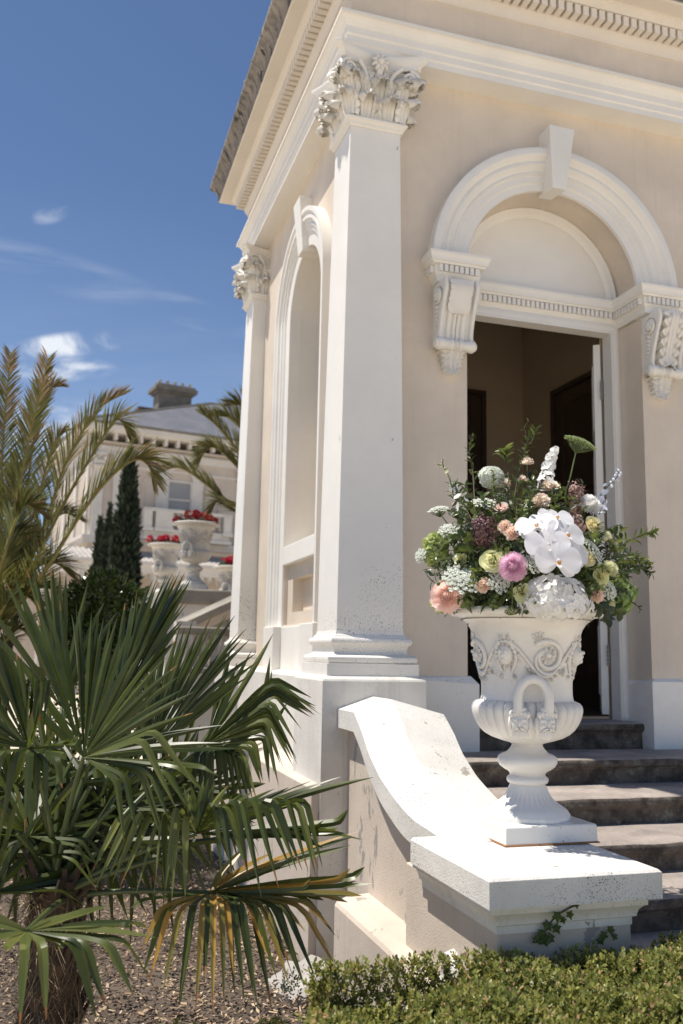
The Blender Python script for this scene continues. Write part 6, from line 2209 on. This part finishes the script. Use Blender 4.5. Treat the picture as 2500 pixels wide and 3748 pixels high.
bloom('dahlia', 'large blush dahlia at the lower left over the urn rim', 'dahlia', P['blush'], lambda g, c, n: mum(g, c - n * .02, n, pxm(98), 170, wid=.30, cone=3.3, incurve=.45), 288, 1065, .99, nv=(-.55, -.75, .15))
bloom('carnation', 'upper of the two peach carnations left of the orchids', 'carnation', P['peach'], lambda g, c, n: carnation(g, c, n, pxm(46)), 625, 668, 1.03)
bloom('carnation', 'lower of the two peach carnations, touching the left orchid', 'carnation', P['peach'], lambda g, c, n: carnation(g, c, n, pxm(48)), 668, 706, 1.06)
bloom('carnation', 'peach carnation between lace flowers at the lower left', 'carnation', P['peach'], lambda g, c, n: carnation(g, c, n, pxm(50), n=34), 497, 1006, 1.03)
bloom('carnation', 'peach carnation at the lower right beside the white hydrangea', 'carnation', P['peach'], lambda g, c, n: carnation(g, c, n, pxm(46)), 1155, 1066, 1.0)
bloom('carnation', 'peach carnation hanging lowest at the right of the rim', 'carnation', P['peach'], lambda g, c, n: carnation(g, c, n, pxm(38)), 1275, 1150, .97, nv=(.6, -.6, -.3))
bloom('carnation', 'ivory carnation at the upper left in front of the viburnum', 'carnation', P['ivory'], lambda g, c, n: carnation(g, c, n, pxm(58)), 612, 422, 1.0, up=.8)
bloom('carnation', 'topmost ivory carnation beside the tall central sprig', 'carnation', P['ivory'], lambda g, c, n: carnation(g, c, n, pxm(46), n=30), 752, 296, 1.0, up=1.2)
bloom('carnation', 'ivory and peach carnation below the white larkspur spike', 'carnation', [P['ivory'], P['peach']], lambda g, c, n: (carnation(g, c, n, pxm(62)), carnation(g, c - n * .012, n, pxm(56), 1, 16)), 885, 432, 1.0, up=1.2)
bloom('carnation', 'pale peach carnation above the orchids', 'carnation', [P['ivory'], P['peach']], lambda g, c, n: (carnation(g, c, n, pxm(58)), carnation(g, c - n * .014, n, pxm(58), 1, 16)), 832, 515, 1.0, up=.9)
bloom('carnation', 'ivory carnation behind the twigs near the top', 'carnation', P['ivory'], lambda g, c, n: carnation(g, c, n, pxm(46)), 725, 400, .95, up=.9)
bloom('lisianthus', 'coral pink lisianthus left of centre below the dark seed head', 'lisianthus', P['blush'], lambda g, c, n: rose(g, c, n, pxm(56), turns=14, openness=.75), 608, 560, 1.0, up=.8)
bloom('lisianthus', 'pink lisianthus at the upper left behind feathery stems', 'lisianthus', P['blush'], lambda g, c, n: rose(g, c, n, pxm(46), turns=14, openness=.8), 350, 530, .97, up=.8)
# orchids
def orchid(g, c, n, R):
    ex, ey, ez = frame(n, rng.normal() * .12)
    right, upv = ex, ey
    if upv[2] < 0: right, upv = -right, -upv
    for a, l, w in ((90, .92, .62), (212, .92, .58), (328, .92, .58)):       # sepals
        a = radians(a)
        d = right * cos(a) + upv * sin(a); tn = -right * sin(a) + upv * cos(a)
        petal(g, c - ez * .004, d, tn, ez, R * l, R * w, cup=-.05, tipw=.35, ny=8, nx=7, base=.3, ruff=.012)
    for a in (12, 168):                                                        # broad petals
        a = radians(a)
        d = right * cos(a) + upv * sin(a); tn = -right * sin(a) + upv * cos(a)
        petal(g, c + ez * .004, d, tn, ez, R * 1.06, R * 1.22, cup=.02, tipw=.42, ny=9, nx=9, base=.12, ruff=.018)
    # lip and column
    for s in (-1, 1):
        petal(g, c + ez * .006, nrm(right * s * .6 + ez * .7 - upv * .25), upv, right * -s, R * .30, R * .24, cup=.3, mi=1, ny=4, nx=5)
    petal(g, c + ez * .008 - upv * R * .05, nrm(-upv * .75 + ez * .6), right, ez, R * .40, R * .26, cup=.15, curl=.2, mi=0, ny=5, nx=5)
    g.sphere(c + ez * .016, R * .10, 8, 6, 0)
    g.sphere(c + ez * .016 - upv * R * .12, R * .085, 8, 6, 1)
om = [P['orchid'], P['orange']]
for lab, x, y, R, nv, k in (('white moth orchid at the left end of the cascade, touching the carnations', 806, 672, 112, (-.45, -.7, .55), 1.10),
                            ('white moth orchid at the back of the cascade, topmost', 915, 628, 100, (-.05, -.75, .6), 1.06),
                            ('white moth orchid left of centre in the cascade with an orange throat', 868, 782, 118, (-.30, -.88, .25), 1.16),
                            ('white moth orchid at the right of the cascade, partly overlapped', 972, 722, 112, (.10, -.9, .35), 1.12),
                            ('lowest white moth orchid, in front of the hydrangea', 928, 870, 122, (-.22, -.95, .12), 1.22),
                            ('white moth orchid peeping out behind the lowest one at its right', 1010, 830, 105, (.2, -.9, .2), 1.08)):
    bloom('moth_orchid', lab, 'orchid', om, lambda g, c, n: orchid(g, c, n, pxm(R)), x, y, k, nv=nv)
# hydrangeas
bloom('hydrangea', 'big white hydrangea head resting on the urn rim', 'hydrangea', P['white'], lambda g, c, n: cluster(g, c + n * -.10, .128, 230, lambda p, d: floret4(g, p, d, .0245 * rng.uniform(.8, 1.2), wid=1.1, cup=.12), n, (1.25, .9, .80), core=.74), 955, 1040, 1.08, nv=(-.1, -.9, .35), part='florets')
bloom('hydrangea', 'dusty pink antique hydrangea below the brown plume', 'hydrangea', P['dusty'], lambda g, c, n: cluster(g, c - n * .05, .062, 130, lambda p, d: floret4(g, p, d, .0125), n, (.85, .9, 1.1), core=.8), 1032, 640, .98, part='florets')
def bell(g, p, d, R, mi=0):
    ex, ey, ez = frame(d, rng.uniform(0, 6))
    rows = []
    for rr, z in ((.08, -.75), (.30, -.70), (.66, -.45), (.92, -.12), (1.06, .10), (1.0, .12), (.8, -.05), (.5, -.38), (.12, -.62)):
        rows.append([p + ez * z * R + (ex * cos(2 * pi * k / 12) + ey * sin(2 * pi * k / 12)) * rr * R * (1 + .07 * cos(5 * 2 * pi * k / 12)) for k in range(12)])
    g.grid(rows, mi, closeu=True)
    g.sphere(p - ez * R * .45, R * .16, 6, 4, mi)
bloom('bells_of_ireland', 'lime green bells at the left edge of the bouquet', 'bells', P['green'], lambda g, c, n: cluster(g, c - n * .05, .085, 110, lambda p, d: bell(g, p, d, .0185), n, (.72, .8, 1.15), lump=.16, core=.75), 215, 780, .99, nv=(-.6, -.7, .3), part='bracts')
bloom('bells_of_ireland', 'green bells hanging at the right edge over the rim', 'bells', P['bell'], lambda g, c, n: cluster(g, c - n * .05, .088, 90, lambda p, d: bell(g, p, d, .0215), n, (.9, .8, 1.0), lump=.16, core=.75), 1335, 1050, .99, nv=(.55, -.75, .1), part='bracts')
bloom('bells_of_ireland', 'two lime bells dangling below the blush dahlia', 'bells', P['green'], lambda g, c, n: cluster(g, c, .035, 10, lambda p, d: bell(g, p, d, .019), n, (1.2, .8, 1.2)), 255, 1115, .99, nv=(-.5, -.8, -.1), part='bracts')
bloom('viburnum', 'round white-green viburnum head at the upper left', 'viburnum', P['cream'] if False else P['lace'], lambda g, c, n: cluster(g, c, .062, 520, lambda p, d: floret4(g, p, d, .0072, n=4), None, (1.08, 1, .92), False, lump=.07, core=.85), 545, 385, .98, part='florets')
bloom('sedum', 'dark burgundy flower cluster left of centre', 'sedum', P['burg'], lambda g, c, n: cluster(g, c - n * .01, .052, 800, lambda p, d: floret4(g, p + rng.normal(size=3) * .006, d, .0052, n=5), n, (1.0, .8, 1.42), False, lump=.30), 500, 685, 1.02, part='florets')
bloom('astilbe', 'brownish pink feathery plume beside the white chrysanthemum', 'astilbe', P['dusty'], lambda g, c, n: cluster(g, c, .030, 700, lambda p, d: floret4(g, p + rng.normal(size=3) * .008, d, .0048, n=4), None, (.95, .9, 2.4), False, lump=.35), 1035, 505, .98, part='florets')
# larkspur and delphinium spikes
def spike(g, pts, n, R, mi=0, bud=.0):
    pts = [V(*p) for p in pts]
    for k in range(n):
        t = k / (n - 1)
        i = min(int(t * (len(pts) - 1)), len(pts) - 2); u = t * (len(pts) - 1) - i
        c = pts[i] * (1 - u) + pts[i + 1] * u
        th = k * 2.4
        tan = nrm(pts[i + 1] - pts[i]); a, b, _ = frame(tan)
        d = nrm(a * cos(th) + b * sin(th) + tan * .25)
        r_ = R * (1 - .55 * t)
        p = c + d * r_ * 1.5
        if t > 1 - bud:
            g.sphere(p, r_ * .8, 7, 5, mi, sq=(1, 1, 1.2))
        else:
            floret4(g, p, nrm(d - CAMV * .4), r_ * 1.35, mi, n=5, cup=.15)
    g.tube(pts, .0028, 5, 1)
def spike_thing(nm, label, cat, mats, pix, n, R, bud=0, k=1.0):
    pts = [dome(x, y, k) for x, y in pix]
    root = thing(nm, label, cat, tuple(pts[0]))
    g = G(); spike(g, pts, n, R, 0, bud); g.build('florets', mats, root, smooth=70)
    return root
spike_thing('larkspur', 'white larkspur spike rising above the peach carnations', 'larkspur', [P['white'], M['stem']], [(855, 440), (868, 350), (888, 280), (915, 222)], 40, .0215)
spike_thing('larkspur', 'white larkspur spike leaning left among narrow leaves', 'larkspur', [P['white'], M['stem']], [(390, 560), (345, 480), (322, 430)], 14, .020)
spike_thing('larkspur', 'pale budding larkspur tip curving out at the far left', 'larkspur', [P['cream'], M['stem']], [(330, 500), (310, 400), (285, 345), (262, 320), (220, 310)], 15, .0085, 1.0)
spike_thing('larkspur', 'small budding side shoot above the far left larkspur tip', 'larkspur', [P['cream'], M['stem']], [(290, 360), (268, 315), (268, 280)], 6, .008, 1.0)
spike_thing('delphinium', 'pale blue delphinium spray with buds curving out at the upper right', 'delphinium', [P['blue'], M['stem']], [(1150, 560), (1175, 490), (1215, 440), (1255, 400), (1280, 370), (1270, 345)], 17, .0135, .62)
spike_thing('delphinium', 'pale blue delphinium florets against the door frame', 'delphinium', [P['blue'], M['stem']], [(1165, 600), (1185, 545), (1190, 520)], 7, .018)
# lace flowers
LM = [P['lace'], M['stem']]
for lab, x, y, R, nv, n, dens, k in (('bright white lace flower at the lower left over the blush dahlia', 375, 972, 104, (-.1, -.72, .62), 40, 34, 1.08),
                                  ('white lace flower shaded beneath the pink chrysanthemum', 590, 992, 62, (-.05, -.8, .3), 30, 18, 1.0),
                                  ('white lace flower between the pink chrysanthemum and the orchids', 790, 885, 58, (.1, -.8, .5), 30, 16, 1.0),
                                  ('grey-white lace flower right of the orchids', 1130, 800, 74, (.5, -.65, .5), 40, 18, .99),
                                  ('white lace flower low at the right among dark leaves', 1228, 1040, 52, (.3, -.9, .1), 30, 16, .97),
                                  ('flat lace flower on a curved stem at the far left', 245, 572, 66, (-.3, -.25, 1), 34, 12, .99),
                                  ('white lace flower in profile at the leftmost edge', 140, 835, 46, (-.9, -.4, .2), 26, 16, .99),
                                  ('pale lace flower above the burgundy cluster', 510, 535, 76, (-.1, -.5, .9), 36, 14, 1.0),
                                  ('greenish lace flower below the far left lace flower', 300, 690, 62, (-.4, -.6, .7), 30, 14, .99)):
    bloom('lace_flower', lab, 'lace flower', LM, lambda g, c, n_: umbel(g, c, n_, pxm(R), n=n, dens=dens, fl=.0040 if R < 100 else .0050), x, y, k, nv=nv, part='umbel')
bloom('lace_flower', 'dark green closed seed head left of the coral lisianthus', 'lace flower', [M['leaf_grey'], M['stem']], lambda g, c, n: umbel(g, c, n, pxm(46), n=30, dens=7, dome_=.5), 600, 500, 1.0, nv=(0, -.3, .9), part='umbel')
bloom('lace_flower', 'green cupped seed head at the left among narrow leaves', 'lace flower', [M['leaf_grey'], M['stem']], lambda g, c, n: umbel(g, c, n, pxm(50), n=40, dens=5, dome_=.7), 345, 590, 1.0, nv=(-.2, -.3, .9), part='umbel')
# tall green umbel standing clear of the bouquet
c = dome(1058, 185, 1.0)
root = thing('dill_umbel', 'tall green umbel on a bare stem standing above the bouquet', 'dill', tuple(c))
g = G()
n_ = nrm(V(.30, -.22, .80))
ap = umbel(g, c + n_ * .0, n_, pxm(98), n=52, dens=26, dome_=.28, fl=.0040)
b0 = dome(965, 500, .9)
g.tube([b0, bez(b0, (b0 + ap) / 2 + V(.01, 0, 0), ap, .5), ap], .0035, 6, 1)
g.build('umbel', [P['lacegreen'], M['stem']], root)
# nodding green seed head over the rim
c = dome(668, 1155, 1.06)
root = thing('scabious_pod', 'green feathery seed head nodding over the front of the urn rim', 'seed head', tuple(c))
g = G()
umbel(g, c, V(0, -.3, -1), pxm(44), n=34, dens=5, dome_=.5)
up_ = dome(666, 1000, 1.10)
g.tube([dome(690, 985, .98), up_ + V(0, 0, .012), up_, c + V(0, 0, .01)], .0032, 6, 1)
g.build('seed_head', [M['leaf_lime'], M['stem']], root)
# buds
for lab, x, y, R in (('fat green lisianthus bud at the top right of the ivory carnation', 768, 376, 26), ('slim green bud beside the larkspur', 802, 358, 14)):
    bloom('flower_bud', lab, 'bud', M['leaf_grey'] if R > 20 else M['leaf_lime'], lambda g, c, n: [petal(g, c - V(0, 0, pxm(R)), V(.25 * cos(a), .25 * sin(a), 1), V(-sin(a), cos(a), 0), V(-cos(a), -sin(a), .2), pxm(R) * 2, pxm(R) * 1.5, cup=.12, tipw=.3) for a in np.linspace(0, 5.2, 6)], x, y, .98)
# --- sprigs
def D_(x, y, k=1.0): return dome(x, y, k)
MG_ = [M['leaf'], M['stem_brown']]; MGg = [M['leaf_grey'], M['stem']]; MGl = [M['leaf_lime'], M['stem_brown']]
sprigs([D_(450, 520), D_(437, 330), D_(420, 230), D_(438, 150)], 30, .050, .013, MG_, 'upright dark sprig with tiny leaves at the left in front of the doorway edge')
sprigs([D_(668, 560), D_(700, 380), D_(735, 250), D_(765, 150)], 30, .070, .014, MG_, 'tallest narrow-leaved sprig with a tuft at the top centre', tipleaf=True)
sprigs([D_(755, 200), D_(742, 130), D_(735, 100), D_(758, 66)], 4, .05, .007, MG_, 'thin curved tip standing highest above the bouquet')
sprigs([D_(765, 200), D_(790, 150), D_(800, 110)], 11, .075, .013, MG_, 'tuft of slender silver-edged leaves at the top centre')
sprigs([D_(650, 470), D_(640, 350), D_(628, 270), D_(618, 230)], 20, .085, .024, [M['leaf_lime'], M['stem_brown']], 'leafy rosette sprig at the top left of the viburnum', start=.5)
sprigs([D_(440, 640), D_(385, 540), D_(340, 470), D_(330, 430)], 30, .078, .015, MG_, 'narrow-leaved sprig fanning out to the upper left')
sprigs([D_(500, 600), D_(450, 540), D_(390, 430)], 22, .07, .014, MG_, 'narrow-leaved sprig crossing behind the burgundy cluster')
sprigs([D_(690, 560), D_(790, 470), D_(850, 420)], 14, .035, .008, MG_, 'twiggy sprig crossing in front of the carnations')
sprigs([D_(560, 560), D_(620, 460), D_(660, 380)], 14, .045, .010, MG_, 'twiggy sprig behind the ivory carnation')
sprigs([D_(1180, 850, .9), D_(1260, 800), D_(1350, 745), D_(1430, 715), D_(1480, 705)], 34, .066, .018, MGl, 'highest leafy branch arching out to the right')
sprigs([D_(1190, 900, .9), D_(1300, 870), D_(1390, 865), D_(1455, 890)], 34, .062, .018, MGl, 'middle leafy branch reaching out to the right')
sprigs([D_(1200, 930, .9), D_(1300, 930), D_(1400, 910), D_(1465, 935)], 32, .060, .017, MG_, 'lowest leafy branch reaching out to the right')
sprigs([D_(1190, 830, .9), D_(1240, 790), D_(1255, 720), D_(1300, 700)], 12, .08, .021, MGl, 'upright bright shoot at the right beside the door frame')
sprigs([D_(930, 560, .95), D_(1000, 510), D_(1040, 470)], 10, .045, .016, MGl, 'toothed leaf spray below the brownish plume')
sprigs([D_(1140, 1100), D_(1190, 1140), D_(1215, 1190)], 16, .066, .032, MGg, 'round-leaved sprig hanging over the right of the rim')
sprigs([D_(1240, 1120), D_(1270, 1150), D_(1290, 1180)], 12, .056, .028, MG_, 'round-leaved sprig lowest at the right of the rim')
sprigs([D_(800, 1060, 1.02), D_(815, 1080, 1.06), D_(825, 1100, 1.08)], 10, .064, .027, MG_, 'rosette of dark leaves on the rim left of the hydrangea')
sprigs([D_(650, 1100), D_(690, 1140, 1.05), D_(735, 1160, 1.06)], 10, .048, .020, MG_, 'leafy sprig lying on the front of the rim')
sprigs([D_(420, 1040), D_(385, 1080, 1.03), D_(360, 1090, 1.04)], 8, .044, .022, MG_, 'round dark leaves in front of the blush dahlia')
sprigs([D_(480, 760), D_(430, 740), D_(360, 720), D_(300, 760)], 24, .066, .030, MG_, 'broad-leaved glossy sprig at the left of the burgundy cluster')
sprigs([D_(470, 820), D_(410, 790), D_(350, 800)], 20, .062, .030, MG_, 'broad-leaved glossy sprig above the lime lisianthus')
sprigs([D_(330, 830), D_(270, 890), D_(215, 900)], 10, .046, .016, MGg, 'drooping grey-green sprig under the lime bells')
sprigs([D_(430, 930), D_(480, 960, 1.02), D_(470, 990, 1.03)], 8, .044, .020, MG_, 'oval leaves beside the bright lace flower')
sprigs([D_(390, 880), D_(360, 870, 1.03), D_(380, 900, 1.04)], 8, .044, .022, MGg, 'grey oval leaves in front of the lime lisianthus')
sprigs([D_(1080, 900), D_(1150, 920, 1.02)], 3, .08, .012, [M['leaf_lime'], M['stem']], 'strap-like leaf curving under the cream chrysanthemum')
sprigs([D_(880, 560, .96), D_(905, 500), D_(925, 460)], 9, .042, .016, MG_, 'dark leaf sprig behind the top of the orchids')
sprigs([D_(560, 680), D_(590, 620), D_(600, 560)], 12, .055, .012, MG_, 'upright blades between the burgundy cluster and the carnations')
sprigs([D_(690, 640), D_(690, 560), D_(680, 500)], 14, .055, .012, MG_, 'upright dark blades above the peach carnation pair')
sprigs([D_(1350, 1100), D_(1390, 1130), D_(1400, 1150)], 4, .03, .014, MG_, 'few dark leaves dangling at the far right')

# loose filler greenery between the blooms: nothing tells these apart
for (x, y, k) in [(560, 640, .98), (420, 660, .98), (470, 600, .97), (720, 620, .97), (760, 560, .97), (880, 600, .95), (820, 620, .95), (590, 780, .99), (700, 800, .98), (640, 830, .98), (740, 960, .98), (460, 900, .99), (560, 1080, 1.0), (650, 1060, .99), (430, 1110, 1.0), (330, 930, .97), (280, 900, .97), (1120, 740, .96), (1060, 780, .95), (1150, 880, .97), (1250, 960, .97), (1270, 1010, .97), (1330, 900, .98), (1300, 960, .98), (1120, 1010, .97), (1090, 1090, .98), (960, 560, .95), (1080, 470, .95), (640, 480, .96), (560, 470, .96), (780, 450, .95), (930, 500, .95), (390, 600, .97), (1000, 600, .95), (740, 700, .97), (530, 570, .97), (1180, 720, .96), (240, 860, .98), (1350, 820, .98), (1230, 860, .97)]:
    e1 = dome(x, y, k); o1 = nrm((e1 - BC) / BR)
    mid_ = BC + (e1 - BC) * .6
    a1 = rng.uniform(0, 6)
    wob = V(cos(a1), 0, sin(a1)) * .03
    tipk = e1 + nrm(o1 + V(*rng.normal(size=3)) * .5 + V(0, 0, .25)) * .07
    sprigs([mid_, e1 * .7 + mid_ * .3 + wob * .4, e1 + wob * .5, tipk + wob], int(rng.integers(12, 20)), rng.uniform(.036, .056), rng.uniform(.011, .022), [[M['leaf'], M['leaf_lime'], M['leaf_grey'], M['leaf_lime']][int(rng.integers(0, 4))], M['stem']], 'short leafy sprig tucked between the blooms of the urn bouquet', nm='filler_sprig', group='leafy sprigs tucked between the blooms', start=.25)
